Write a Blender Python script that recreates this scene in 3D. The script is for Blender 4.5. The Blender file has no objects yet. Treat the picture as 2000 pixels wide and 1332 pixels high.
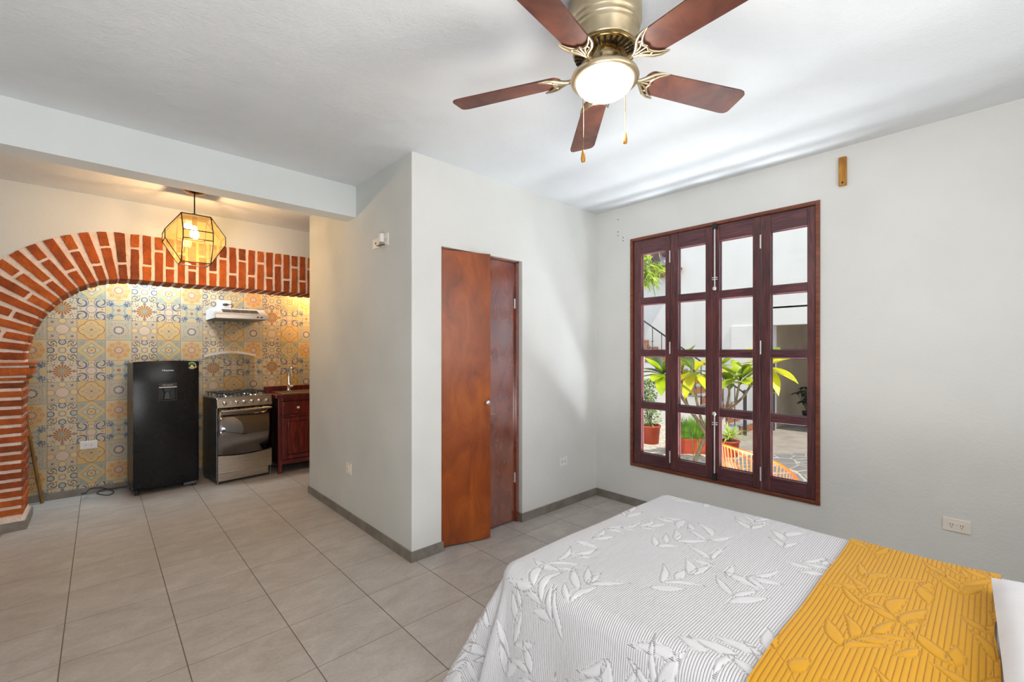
import bpy, math, random
import numpy as np
from mathutils import Vector, Matrix
PI = math.pi
C = bpy.context.scene.collection
random.seed(7)

# ------------------------------------------------------------------ survey helpers
F_PX, HY, EYE = 867.0, 684.0, 1.40
FX, FY = .6804, .7328
def ray(px):
    k = (px-1000)/F_PX
    return FX+k*FY, FY-k*FX
def at(px, py, t):                      # point at depth t metres
    a = ray(px)
    return Vector((a[0]*t, a[1]*t, EYE+(HY-py)*t/F_PX))
def on_x(px, py, X):
    return at(px, py, X/ray(px)[0])

# ------------------------------------------------------------------ mesh builder
class G:
    def __init__(s): s.v=[]; s.f=[]; s.m=[]; s.s=[]
    def add(s, vs, fs, m=0, smooth=False, M=None):
        b=len(s.v)
        for v in vs:
            v=Vector(v)
            s.v.append(M@v if M is not None else v)
        for f in fs:
            s.f.append([b+i for i in f]); s.m.append(m); s.s.append(smooth)
    def box(s,x0,x1,y0,y1,z0,z1,m=0,M=None):
        vs=[(x0,y0,z0),(x1,y0,z0),(x1,y1,z0),(x0,y1,z0),(x0,y0,z1),(x1,y0,z1),(x1,y1,z1),(x0,y1,z1)]
        s.add(vs,[(0,3,2,1),(4,5,6,7),(0,1,5,4),(1,2,6,5),(2,3,7,6),(3,0,4,7)],m,False,M)
    def hexa(s,vs,m=0,M=None):          # 8 free corners, ordered like box
        s.add(vs,[(0,3,2,1),(4,5,6,7),(0,1,5,4),(1,2,6,5),(2,3,7,6),(3,0,4,7)],m,False,M)
    def tube(s,path,r,n=8,m=0,closed=False,cap=True,M=None):
        P=[Vector(p) for p in path]; k=len(P)
        R=r if isinstance(r,(list,tuple)) else [r]*k
        vs=[];prev=None
        for i,p in enumerate(P):
            if closed: d=P[(i+1)%k]-P[i-1]
            else: d=P[min(i+1,k-1)]-P[max(i-1,0)]
            d.normalize() if d.length>1e-9 else None
            if prev is None:
                a=Vector((0,0,1)) if abs(d.z)<.9 else Vector((1,0,0))
                u=d.cross(a).normalized()
            else:
                u=prev-d*prev.dot(d)
                u=u.normalized() if u.length>1e-6 else d.orthogonal().normalized()
            prev=u; w=d.cross(u)
            for j in range(n):
                t=2*PI*j/n
                vs.append(p+(u*math.cos(t)+w*math.sin(t))*R[i])
        fs=[]
        for i in range(k if closed else k-1):
            a=i*n;b=((i+1)%k)*n
            for j in range(n): fs.append((a+j,a+(j+1)%n,b+(j+1)%n,b+j))
        s.add(vs,fs,m,True,M)
        if cap and not closed:
            s.add(vs[:n],[tuple(range(n-1,-1,-1))],m,False,M); s.add(vs[-n:],[tuple(range(n))],m,False,M)
    def lathe(s,prof,n=32,m=0,M=None,smooth=True):
        vs=[];fs=[]
        for r,z in prof:
            for j in range(n):
                t=2*PI*j/n; vs.append((r*math.cos(t),r*math.sin(t),z))
        for i in range(len(prof)-1):
            for j in range(n):
                a=i*n;b=a+n; fs.append((a+j,a+(j+1)%n,b+(j+1)%n,b+j))
        s.add(vs,fs,m,smooth,M)
    def prism(s,poly,y0,y1,m=0,M=None):     # poly in x,z extruded along y
        n=len(poly)
        vs=[(x,y0,z) for x,z in poly]+[(x,y1,z) for x,z in poly]
        fs=[tuple(range(n)),tuple(range(2*n-1,n-1,-1))]+[(i,i+n,(i+1)%n+n,(i+1)%n) for i in range(n)]
        s.add(vs,fs,m,False,M)
    def obj(s,name,mats,parent=None,bevel=0,loc=None,rz=0,seg=2):
        me=bpy.data.meshes.new(name)
        me.from_pydata([tuple(v) for v in s.v],[],s.f)
        if not isinstance(mats,(list,tuple)): mats=[mats]
        for m in mats: me.materials.append(m)
        me.polygons.foreach_set('material_index',s.m)
        me.polygons.foreach_set('use_smooth',s.s)
        me.update()
        o=bpy.data.objects.new(name,me); C.objects.link(o)
        if parent: o.parent=parent
        if loc is not None: o.location=loc
        if rz: o.rotation_euler.z=rz
        if bevel:
            b=o.modifiers.new('bevel','BEVEL'); b.width=bevel; b.segments=seg; b.limit_method='ANGLE'; b.angle_limit=.6
        return o
def thing(name,label,cat,loc=(0,0,0),rz=0,group=None):
    o=bpy.data.objects.new(name,None); C.objects.link(o); o.empty_display_size=.1
    o.location=loc; o.rotation_euler=(0,0,rz); o['label']=label; o['category']=cat
    if group: o['group']=group
    return o
def tag(o,label,cat,group=None):
    o['label']=label; o['category']=cat
    if group: o['group']=group
    return o
def struct(o): o['kind']='structure'; return o
def copy_tree(o,parent=None):
    c=o.copy(); C.objects.link(c)
    if parent: c.parent=parent
    for ch in list(o.children): copy_tree(ch,c)
    return c
def rbox(g,x0,x1,y0,y1,z0,z1,m=0,M=None): g.box(x0,x1,y0,y1,z0,z1,m,M)

# ------------------------------------------------------------------ node helpers
class NT:
    def __init__(s,name):
        s.mat=bpy.data.materials.new(name); s.mat.use_nodes=True
        s.t=s.mat.node_tree; s.b=s.t.nodes['Principled BSDF']
    def n(s,t,**k):
        x=s.t.nodes.new(t)
        for a,b in k.items(): setattr(x,a,b)
        return x
    def l(s,a,b): s.t.links.new(a,b)
def setin(nt,sock,v):
    if isinstance(v,X): v=v.s
    if isinstance(v,(int,float)): sock.default_value=v
    elif isinstance(v,(tuple,list)): sock.default_value=tuple(v)+((1,) if len(v)==3 and len(sock.default_value)==4 else ())
    else: nt.l(v,sock)
class X:
    nt=None
    def __init__(s,v): s.s=v.s if isinstance(v,X) else v
    @staticmethod
    def op(o,*a):
        if all(isinstance(X(q).s,(int,float)) for q in a) and o in('ADD','SUBTRACT','MULTIPLY'):
            p,q=[X(z).s for z in a]; return X({'ADD':p+q,'SUBTRACT':p-q,'MULTIPLY':p*q}[o])
        n=X.nt.n('ShaderNodeMath',operation=o)
        for i,v in enumerate(a): setin(X.nt,n.inputs[i],v)
        return X(n.outputs[0])
    def __add__(s,o): return X.op('ADD',s,o)
    __radd__=__add__
    def __sub__(s,o): return X.op('SUBTRACT',s,o)
    def __rsub__(s,o): return X.op('SUBTRACT',o,s)
    def __mul__(s,o): return X.op('MULTIPLY',s,o)
    __rmul__=__mul__
    def __truediv__(s,o): return X.op('DIVIDE',s,o)
    def __lt__(s,o): return X.op('LESS_THAN',s,o)
    def __gt__(s,o): return X.op('GREATER_THAN',s,o)
def xs(a): return X.op('SINE',a)
def xc(a): return X.op('COSINE',a)
def xa(a): return X.op('ABSOLUTE',a)
def xmax(a,b): return X.op('MAXIMUM',a,b)
def xmin(a,b): return X.op('MINIMUM',a,b)
def xsqrt(a): return X.op('SQRT',a)
def xfl(a): return X.op('FLOOR',a)
def xfr(a): return X.op('FRACT',a)
def hyp(a,b): return xsqrt(a*a+b*b)
def ring(r,r0,w): return xa(r-r0)<w
def cmix(nt,f,a,b):
    n=nt.n('ShaderNodeMix',data_type='RGBA'); setin(nt,n.inputs[0],f); setin(nt,n.inputs[6],a); setin(nt,n.inputs[7],b)
    return n.outputs[2]
def srgb(r,g,b):
    return tuple((c/255/12.92 if c/255<=.04045 else ((c/255+.055)/1.055)**2.4) for c in (r,g,b))
def coords(nt,kind='pos',scale=(1,1,1)):
    if kind=='pos': s=nt.n('ShaderNodeNewGeometry').outputs['Position']
    else: s=nt.n('ShaderNodeTexCoord').outputs['Object']
    m=nt.n('ShaderNodeMapping'); m.inputs['Scale'].default_value=scale; nt.l(s,m.inputs[0])
    return m.outputs[0]
def noise(nt,vec,scale,detail=4,rough=.55,dist=0):
    n=nt.n('ShaderNodeTexNoise'); nt.l(vec,n.inputs['Vector']); n.inputs['Scale'].default_value=scale
    n.inputs['Detail'].default_value=detail; n.inputs['Roughness'].default_value=rough; n.inputs['Distortion'].default_value=dist
    return n.outputs[0]
def ramp(nt,f,stops):
    r=nt.n('ShaderNodeValToRGB'); setin(nt,r.inputs[0],f); e=r.color_ramp.elements
    while len(e)<len(stops): e.new(.5)
    for i,(p,c) in enumerate(stops): e[i].position=p; e[i].color=tuple(c)+(1,)
    return r.outputs[0]
def bump(nt,h,strength=.3,dist=.01):
    b=nt.n('ShaderNodeBump'); b.inputs['Strength'].default_value=strength; b.inputs['Distance'].default_value=dist
    setin(nt,b.inputs['Height'],h); nt.l(b.outputs[0],nt.b.inputs['Normal'])
def M(name,col,rough=.5,metal=0,col2=None,nscale=8,bmp=0,bscale=40,stretch=(1,1,1),spec=.5,coat=0,space='obj',lo=.35,hi=.65,detail=4,dist=0,emit=None,estr=0,bdist=.01):
    nt=NT(name); b=nt.b
    b.inputs['Roughness'].default_value=rough; b.inputs['Metallic'].default_value=metal
    b.inputs['Specular IOR Level'].default_value=spec; b.inputs['Coat Weight'].default_value=coat; b.inputs['Coat Roughness'].default_value=.15
    v=coords(nt,space,stretch)
    if col2 is None: col2=tuple(c*.9 for c in col)
    nt.l(ramp(nt,noise(nt,v,nscale,detail,.6,dist),[(lo,col2),(hi,col)]),b.inputs['Base Color'])
    if bmp: bump(nt,noise(nt,v,bscale,3),bmp,bdist)
    if emit: b.inputs['Emission Color'].default_value=tuple(emit)+(1,); b.inputs['Emission Strength'].default_value=estr
    return nt.mat
def leafmat(name,c1,c2,tr=.45,nscale=6):
    nt=NT(name); b=nt.b; b.inputs['Roughness'].default_value=.4
    col=ramp(nt,noise(nt,coords(nt,'obj'),nscale,2),[(.35,c1),(.65,c2)]); nt.l(col,b.inputs['Base Color'])
    t=nt.n('ShaderNodeBsdfTranslucent'); nt.l(col,t.inputs[0]); mx=nt.n('ShaderNodeMixShader'); mx.inputs[0].default_value=tr
    nt.l(b.outputs[0],mx.inputs[1]); nt.l(t.outputs[0],mx.inputs[2]); nt.l(mx.outputs[0],nt.t.nodes['Material Output'].inputs[0])
    return nt.mat
def glassmat(name,tint=(1,1,1),refl=.06,rough=0.0):
    nt=NT(name); out=nt.t.nodes['Material Output']; nt.t.nodes.remove(nt.b)
    t=nt.n('ShaderNodeBsdfTransparent'); t.inputs[0].default_value=tuple(tint)+(1,)
    g=nt.n('ShaderNodeBsdfGlossy'); g.inputs['Roughness'].default_value=rough; g.inputs[0].default_value=(.9,.9,.9,1)
    mx=nt.n('ShaderNodeMixShader'); lw=nt.n('ShaderNodeLayerWeight'); lw.inputs[0].default_value=.25
    ml=nt.n('ShaderNodeMath',operation='MULTIPLY_ADD'); nt.l(lw.outputs['Fresnel'],ml.inputs[0]); ml.inputs[1].default_value=.35; ml.inputs[2].default_value=refl
    nt.l(ml.outputs[0],mx.inputs[0]); nt.l(t.outputs[0],mx.inputs[1]); nt.l(g.outputs[0],mx.inputs[2]); nt.l(mx.outputs[0],out.inputs[0])
    return nt.mat

# ------------------------------------------------------------------ materials
def plaster(name,col,col2,b=.25,fine=90,tint=None):
    nt=NT(name); nt.b.inputs['Roughness'].default_value=.85; nt.b.inputs['Specular IOR Level'].default_value=.2
    v=coords(nt)
    c=ramp(nt,noise(nt,v,1.3,3),[(.3,col2),(.7,col)])
    nt.l(c,nt.b.inputs['Base Color'])
    a=X(noise(nt,v,fine,3)); X.nt=nt
    c2=X(noise(nt,v,9,3))
    bump(nt,a*.5+c2*1.2,b,.012)
    return nt.mat
m_wall=plaster('wall_plaster',srgb(226,226,223),srgb(216,217,214))
m_wallp=plaster('partition_plaster',srgb(214,217,214),srgb(203,206,203),.22)
m_beam=plaster('beam_plaster',srgb(224,228,228),srgb(214,219,219),.15)
m_ceil=plaster('ceiling_stipple',srgb(226,229,231),srgb(214,217,220),.45,110)
m_ext=plaster('courtyard_plaster',srgb(232,227,219),srgb(224,219,211),.1)
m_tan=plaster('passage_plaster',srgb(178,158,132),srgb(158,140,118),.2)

m_rear=plaster('rear_plaster',srgb(150,148,144),srgb(138,136,132))
def floor_material():
    nt=NT('floor_tiles'); X.nt=nt
    sp=nt.n('ShaderNodeSeparateXYZ'); nt.l(coords(nt),sp.inputs[0])
    x=(X(sp.outputs[0])-.286+8.34)/.417; y=(X(sp.outputs[1])-2.02+8.0)/.400
    fx,fy=xfr(x),xfr(y)
    ex=xmin(fx,1-fx)*.417; ey=xmin(fy,1-fy)*.4
    cell=nt.n('ShaderNodeTexWhiteNoise',noise_dimensions='2D'); cb=nt.n('ShaderNodeCombineXYZ')
    setin(nt,cb.inputs[0],xfl(x)); setin(nt,cb.inputs[1],xfl(y)); nt.l(cb.outputs[0],cell.inputs['Vector'])
    v=coords(nt,'pos',(1,1.7,1))
    n1=X(noise(nt,v,5,6,.65,.6)); n2=X(noise(nt,coords(nt),60,3))
    f=n1*.7+n2*.3+(X(cell.outputs[0])-.5)*.1
    base=ramp(nt,f,[(.34,srgb(166,160,152)),(.52,srgb(181,175,168)),(.70,srgb(197,192,186))])
    grout=cmix(nt,ex<.0023,base,srgb(106,99,90)); grout=cmix(nt,ey<.0016,grout,srgb(112,105,96))
    nt.l(grout,nt.b.inputs['Base Color'])
    nt.b.inputs['Roughness'].default_value=.42; nt.b.inputs['Specular IOR Level'].default_value=.4
    g=(xmin(ex/.003,1)*xmin(ey/.002,1))
    bump(nt,g*1.0+n2*.25+n1*.3,.25,.004)
    return nt.mat
m_floor=floor_material()
m_base=M('baseboard_tile',srgb(140,134,125),.5,0,srgb(116,110,102),9,.1,60,space='pos')

def tile_material():
    nt=NT('talavera_tiles'); X.nt=nt
    sp=nt.n('ShaderNodeSeparateXYZ'); nt.l(coords(nt),sp.inputs[0])
    tx=(X(sp.outputs[0])+.36+12)/.2; tz=(X(sp.outputs[2])-.1+12)/.2
    u=(xfr(tx)-.5)*2; v=(xfr(tz)-.5)*2
    ix=X.op('MODULO',xfl(tx)+.5,3); iz=X.op('MODULO',xfl(tz)+.5,3)
    au,av=xa(u),xa(v); r=hyp(u,v); a=X.op('ARCTAN2',v,u)
    dm=au+av; mxy=xmax(au,av); mn=xmin(au,av)
    cu,cv=au-.66,av-.66; rc=hyp(cu,cv); ac=X.op('ARCTAN2',cv,cu)
    fil1=xa(xs(u*15+xs(v*13)*2)*xs(v*15+xs(u*13)*2))<.13
    fil2=xs(au*17+xs(av*12)*2.2)*xs(av*17+xs(au*12)*2.2)
    blobs=(fil2>.45)
    re=hyp(mxy-.78,mn)                       # distance from edge midpoint motif
    cream=srgb(202,184,150); gold=srgb(204,170,106); blue=srgb(58,76,112); lblue=srgb(130,148,158); brown=srgb(140,78,40)
    teal=srgb(126,148,142); pink=srgb(206,182,158); gray=srgb(150,146,134); rust=srgb(172,90,38); sage=srgb(150,156,138); dark=srgb(74,70,84)
    def seq(base,*ms):
        c=base
        for mk,col in ms: c=cmix(nt,mk,c,col)
        return c
    c16=xc(a*16); c8=xc(a*8); c4=xc(a*4); c12=xc(a*12)
    A=seq(cream,(blobs*(r>.72),blue),((re<.16),lblue),((re<.09),brown),(r<(.62+c16*.05),brown),((c16<-.55)*(r<.6)*(r>.2),gold),(r<.24,gold),(r<.17,teal),(ring(r,.19,.02),brown))
    spir=xs(rc*26-ac*2.0)
    B=seq(cream,((spir>-.1)*(rc<.46),blue),(ring(rc,.46,.025),blue),((spir>.4)*(rc<.2),cream),(ring(r,.36,.035)*(c16>-.6),blue),(r<.3,pink),((re<.13),gold),((re<.05),rust))
    Cc=seq(srgb(192,178,148),(fil1,sage),((rc<.3)*(fil2>-.1),blue),((re<.2),gold),(ring(r,c4*-.1+.55,.04),teal),(ring(r,c4*-.1+.46,.015),blue),(ring(r,.3,.03)*(c8>0),sage),(r<(.15+c8*.03),rust))
    D=seq(srgb(166,160,136),(fil1,srgb(130,138,134)),((rc<.2)*(fil2>0),teal),((dm<1.08),gold),((dm<1.02)*(fil1),srgb(196,160,96)),((dm<.74),teal),((dm<.64),srgb(190,184,150)),((dm<.6)*(fil2>.2),sage),(ring(r,.3,.03),brown),(r<(.22+c8*.07),gold),(r<.07,rust))
    E_=seq(srgb(200,184,146),(xa(au-av)<.07,gold),(ring(re,.23,.05),blue),((re<.12),lblue),((re<.06),pink),((spir>.3)*(rc<.27),dark),(ring(rc,.3,.02),blue),(ring(r,.24,.045)*(c12>-.3),blue),(r<.15,cream),(ring(hyp(au-.38,av-.38),.0,.06),rust))
    rr=hyp(r-.7,xs(a*4)*.17*1.0)
    s8=xa(xs(a*4))*.22; ro=hyp(r-.68,s8)
    Ff=seq(srgb(204,184,142),(fil1*(r>.8),gray),(r<(.88+c8*.06),srgb(208,158,86)),((ro<.12),brown),((ro<.075),cream),(r<.46,pink),((r<.44)*(c16>.2)*(r>.2),brown),(ring(r,.3,.02),rust),(r<(.14+c8*.04),gold))
    Gg=seq(srgb(190,178,150),(fil1,srgb(134,120,112)),((re<.24),srgb(212,184,130)),(ring(re,.25,.015),brown),(ring(r,.46,.018),srgb(120,100,86)),(r<.44,pink),((rc<.1),brown))
    Q=c4*-.16+.86
    H=seq(gold,(fil1*(hyp(mxy-.42,mn)>.53),srgb(196,150,80)),(ring(hyp(mxy-.42,mn),.51,.024),srgb(120,58,44)),((r<.5)*fil1,gray),(ring(r,c4*.14+.42,.02),lblue),(ring(r,.05,.04),brown),((ring(mxy,.62,.05)*(mn<.03)),brown))
    I=seq(srgb(186,172,146),(fil1,srgb(142,140,126)),((rc<.24)*(fil2>.1),sage),(ring(r,c12*.05+.34,.055),blue),(r<.26,pink),(ring(r,.72,.02)*(c16>0),brown))
    def selx(p,q,s_): return cmix(nt,ix>2,cmix(nt,ix>1,p,q),s_)
    row0=selx(E_,D,Ff); row1=selx(Gg,H,I); row2=selx(A,B,Cc)
    col=cmix(nt,iz>2,cmix(nt,iz>1,row0,row1),row2)
    edge=xmax(au,av)
    fade=X(noise(nt,coords(nt),30,2))
    col=cmix(nt,fade*.22,col,srgb(200,186,156))
    col=cmix(nt,edge>.985,col,srgb(128,116,98))
    nt.l(col,nt.b.inputs['Base Color']); nt.b.inputs['Roughness'].default_value=.38
    bump(nt,xmin((1-edge)*60,1),.3,.001)
    return nt.mat
m_tiles=tile_material()
m_brick=M('brick_clay',srgb(186,88,32),.85,0,srgb(132,62,26),7,.9,45,space='pos',lo=.3,hi=.68,detail=6,bdist=.012)
m_brick2=M('brick_clay_dark',srgb(166,76,30),.85,0,srgb(104,54,28),10,.9,45,space='pos',lo=.3,hi=.7,detail=6,bdist=.012)
m_brick3=M('brick_clay_light',srgb(200,104,40),.85,0,srgb(154,70,24),9,.9,45,space='pos',lo=.3,hi=.7,detail=6,bdist=.012)
m_mortar=M('lime_mortar',srgb(244,228,216),.95,0,srgb(232,206,190),14,.8,70,space='pos',bdist=.012)
def wood(name,c1,c2,c3,stretch,rough=.35,coat=.2,scale=6,dist=1.2):
    nt=NT(name); nt.b.inputs['Roughness'].default_value=rough; nt.b.inputs['Coat Weight'].default_value=coat; nt.b.inputs['Coat Roughness'].default_value=.2
    v=coords(nt,'obj',stretch); n=X(noise(nt,v,scale,6,.65,dist)); X.nt=nt
    n2=X(noise(nt,coords(nt,'obj'),2.2,3))
    f=n*.75+n2*.25
    nt.l(ramp(nt,f,[(.36,c1),(.5,c2),(.64,c3)]),nt.b.inputs['Base Color']); bump(nt,n,.12,.003)
    return nt.mat
m_winv=wood('window_wood_vertical',srgb(62,33,37),srgb(88,47,50),srgb(114,64,61),(9,9,.7))
m_winh=wood('window_wood_horizontal',srgb(62,34,40),srgb(86,48,54),srgb(110,63,64),(9,.7,9))
m_wint=wood('window_trim_wood',srgb(88,40,22),srgb(112,56,34),srgb(134,72,46),(6,.8,6))
m_door=wood('varnished_plywood',srgb(118,50,8),srgb(144,66,12),srgb(166,84,20),(2.2,2.2,.9),.38,.2,3,.8)
m_door2=wood('varnished_plywood_glossy',srgb(92,36,14),srgb(120,50,22),srgb(140,66,34),(2.2,2.2,.9),.16,.8,3,.8)
m_door2.node_tree.nodes['Principled BSDF'].inputs['Coat IOR'].default_value=2.4
m_cab=wood('rosewood_cabinet',srgb(58,12,12),srgb(92,20,18),srgb(142,44,28),(5,5,.6),.28,.4,5,2.2)
m_cabd=wood('rosewood_dark',srgb(26,8,10),srgb(40,12,14),srgb(56,16,16),(5,5,.6),.4,.1,5,1.5)
m_blade=wood('fan_blade_veneer',srgb(66,34,28),srgb(92,50,38),srgb(114,66,48),(1,1,1),.5,.05,9,.5)
m_brass=M('antique_brass',srgb(214,200,172),.38,1,srgb(170,154,122),5)
m_brassd=M('polished_brass',srgb(176,150,96),.2,1,srgb(120,96,52),20)
m_dark=M('dark_recess',(.012,.011,.01),.6)
m_black=M('black_plastic',(.02,.02,.022),.35)
m_iron=M('black_iron',(.025,.024,.026),.5,.3)
m_cast=M('cast_iron_grate',(.02,.02,.02),.45,.2)
m_white=M('white_plastic',srgb(236,234,230),.35,0,srgb(228,226,222),6)
m_ivory=M('ivory_plastic',srgb(240,232,220),.4,0,srgb(234,226,214),6)
m_slot=M('socket_slot',(.03,.03,.03),.6)
m_chrome=M('chrome',(.85,.85,.87),.08,1,(.8,.8,.82))
m_whitemetal=M('white_enamel_metal',srgb(228,226,226),.25,.2,srgb(214,212,212),8)
m_steel=M('brushed_steel',srgb(205,196,184),.28,1,srgb(182,172,160),14,.06,120,(1,1,14))
m_steels=M('steel_side_panel',srgb(128,130,132),.35,.85,srgb(108,110,112),10)
m_cooktop=M('cooktop_enamel',srgb(190,190,190),.2,.9)
m_ovenglass=M('mirror_oven_glass',(.30,.29,.30),.04,1,(.27,.26,.27),3)
m_fridge=M('black_fridge_door',(.009,.0085,.010),.24,.0,(.007,.0065,.008),6,spec=.3)
m_fridges=M('fridge_side_gray',srgb(104,96,86),.35,.6,srgb(86,80,72),6)
m_silver=M('silver_print',srgb(215,215,215),.3,.6)
m_green=M('sticker_green',srgb(60,150,50),.5,0,srgb(52,140,44))
m_yel=M('sticker_yellow',srgb(236,208,60),.5,0,srgb(228,196,52))
m_pale=M('sticker_white',srgb(235,240,232),.5)
m_amber=glassmat('amber_glass',(1,.84,.52),.05,.05)
def _amber():
    t=m_amber.node_tree; out=t.nodes['Material Output']; src=out.inputs[0].links[0].from_socket
    tr=t.nodes.new('ShaderNodeBsdfTranslucent'); tr.inputs[0].default_value=(1,.62,.18,1); mx=t.nodes.new('ShaderNodeMixShader'); mx.inputs[0].default_value=.05
    t.links.new(src,mx.inputs[1]); t.links.new(tr.outputs[0],mx.inputs[2]); t.links.new(mx.outputs[0],out.inputs[0])
_amber()
m_glass=glassmat('window_glass',(.98,.99,.99),.015)
m_lid=glassmat('stove_lid_glass',(.9,.88,.85),.06)
m_cage=M('lantern_bronze',srgb(58,44,28),.5,.5,srgb(40,30,18),12)
m_filter=M('hood_filter',srgb(150,146,140),.4,.8,srgb(110,108,104),40,.5,120)
m_pot=M('terracotta_glazed',srgb(178,66,26),.5,0,srgb(140,46,18),5,.2,30)
m_soil=M('soil',(.05,.035,.025),.9,0,(.03,.02,.015),20,.6,30)
m_trunk=M('plumeria_bark',srgb(104,88,62),.8,0,srgb(64,52,36),12,.6,30)
m_leaf=leafmat('plumeria_leaf',srgb(96,132,20),srgb(186,200,30),.5,3)
m_leafd=leafmat('plumeria_leaf_dark',srgb(48,72,20),srgb(112,128,26),.4,3)
m_leafy=leafmat('plumeria_leaf_yellow',srgb(190,190,20),srgb(226,214,30),.5,3)
m_bush=leafmat('bush_leaf',srgb(92,122,50),srgb(150,176,84),.3,9)
m_grass=leafmat('grass_leaf',srgb(66,108,24),srgb(132,172,44),.4,9)
m_spider=leafmat('spider_leaf',srgb(150,180,60),srgb(214,222,130),.4,9)
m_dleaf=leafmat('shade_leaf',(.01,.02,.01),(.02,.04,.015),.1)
m_peach=leafmat('peach_leaf',srgb(84,124,20),srgb(190,206,40),.4,9)
m_orange=M('orange_vinyl',srgb(232,84,6),.5,0,srgb(214,70,4),6)
m_ground=M('courtyard_gravel',srgb(196,186,170),.95,0,srgb(140,130,116),18,.6,60,space='pos',detail=8)
m_slate=M('slate_paving',srgb(112,108,104),.8,0,srgb(70,68,68),9,.6,20,space='pos')
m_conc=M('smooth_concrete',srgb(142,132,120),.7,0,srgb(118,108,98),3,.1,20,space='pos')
m_terr=M('terracotta_riser',srgb(150,92,56),.7,0,srgb(110,70,48),12,.3,30)
m_step=M('stone_tread',srgb(150,148,148),.8,0,srgb(96,96,102),10,.3,30)
m_curtain=M('sheer_curtain',srgb(176,170,186),.8,0,srgb(140,132,150),6)
m_broom=M('broomstick_wood',srgb(150,108,44),.5,0,srgb(116,80,30),9,0,40,(6,6,.6))
m_pine=M('varnished_pine',srgb(196,138,44),.45,0,srgb(146,92,22),6,.2,20,(8,8,1))
m_bulb=M('lit_bulb',(1,.9,.7),.4,0,(1,.9,.7),emit=(1,.78,.42),estr=30)
m_bowl=M('lit_frosted_bowl',(1,1,.96),.4,0,(1,1,.95),emit=(1,.93,.78),estr=2.6)
def _bowl():
    t=m_bowl.node_tree; b=t.nodes['Principled BSDF']; lw=t.nodes.new('ShaderNodeLayerWeight'); lw.inputs[0].default_value=.35
    r_=t.nodes.new('ShaderNodeValToRGB'); e=r_.color_ramp.elements; e[0].position=.15; e[0].color=(1,.97,.88,1); e[1].position=.95; e[1].color=(.62,.42,.20,1)
    t.links.new(lw.outputs['Facing'],r_.inputs[0]); t.links.new(r_.outputs[0],b.inputs['Emission Color']); b.inputs['Emission Strength'].default_value=1.5
_bowl()
m_mattress=M('mattress_ticking',srgb(225,222,216),.9)
m_bedwood=wood('bed_base_wood',srgb(100,66,30),srgb(140,96,48),srgb(168,122,64),(6,.8,6))

# ------------------------------------------------------------------ room shell
H=2.715
def sbox(name,mat,*bs):
    g=G()
    for b in bs: g.box(*b)
    return struct(g.obj(name,mat))
sbox('floor',m_floor,(-2.3,3.53,-1.3,5.97,-.12,0))
sbox('ceiling',m_ceil,(-2.45,3.68,-1.45,6.12,H,H+.16))
WY0,WY1,WZ0,WZ1=.772,2.218,.36,2.405
wall_e=sbox('wall_east',m_wall,(3.53,3.68,-1.45,WY0,-.4,H),(3.53,3.68,WY1,6.12,-.4,H),(3.53,3.68,WY0,WY1,-.4,WZ0),(3.53,3.68,WY0,WY1,WZ1,H))
sbox('wall_west',m_rear,(-2.45,-2.3,-1.45,6.12,-.12,H))
sbox('wall_south',m_rear,(-2.3,3.53,-1.45,-1.3,-.12,H))
sbox('wall_north',[m_tiles],(-2.3,3.53,5.97,6.12,-.12,H))
DX0,DX1,DZ=1.743,2.528,2.125
sbox('wall_inner_north',m_wall,(1.511,DX0,2.60,2.74,0,H),(DX1,3.53,2.60,2.74,0,H),(DX0,DX1,2.60,2.74,DZ,H))
sbox('wall_inner_west',m_wallp,(1.51,1.63,2.605,4.55,0,H),(1.63,3.53,4.43,4.55,0,H))
sbox('trim_1',m_beam,(-2.3,1.51,3.47,3.64,2.467,H))
# baseboards
BH=.068
sbox('baseboard_west',m_base,(1.498,1.511,2.601,4.55,0,BH),(1.498,1.64,4.55,4.562,0,BH))
sbox('baseboard_north',m_base,(1.498,DX0+.012,2.588,2.601,0,BH),(DX0,DX0+.012,2.6,2.63,0,BH),(DX1-.012,3.518,2.588,2.601,0,BH),(DX1-.012,DX1,2.6,2.66,0,BH))
sbox('baseboard_east',m_base,(3.518,3.531,-1.3,2.6,0,BH))
sbox('baseboard_kitchen',m_base,(-2.3,3.5,5.957,5.971,0,BH))
# small screw holes in the window wall
g=G()
for p in [(1207,429),(1207,453),(1207,460),(1217,464),(1217,470)]:
    q=on_x(p[0],p[1],3.53)
    g=G(); g.tube([(3.5285,q.y,q.z),(3.532,q.y,q.z)],.005,8); g.obj('screw_hole',m_dark,wall_e)

# ------------------------------------------------------------------ arch wall
AX,AZ=.20,1.30; IA,IB,OA,OB=.645,.73,1.073,1.13
def inner(s):   # param: s in [0,1] quarter, >1 straight metres
    if s<=1:
        t=PI-s*PI/2; return AX+IA*math.cos(t),AZ+IB*math.sin(t)
    return AX+(s-1),AZ+IB
def outer_pt(s):
    if s<=1:
        t=PI-s*PI/2; return AX+OA*math.cos(t),AZ+OB*math.sin(t)
    return AX+(s-1),AZ+OB
AY0,AY1=5.17,5.53; XR=3.52
S=[i/40 for i in range(41)]+[1+ (XR-AX)]
g=G()
top=[(-2.3,H)]
ou=[outer_pt(s) for s in S]
g.box(-2.3,ou[0][0],AY0,AY1,0,H)
for i in range(len(S)-1):
    (xa_,za),(xb,zb)=ou[i],ou[i+1]
    g.hexa([(xa_,AY0,za),(xb,AY0,zb),(xb,AY1,zb),(xa_,AY1,za),(xa_,AY0,H),(xb,AY0,H),(xb,AY1,H),(xa_,AY1,H)])
struct(g.obj('wall_arch',m_wall))
arch=thing('brick_arch','rustic orange brick arch with white mortar joints spanning the kitchen alcove','arch',(AX-.65,AY0,0))
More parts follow.
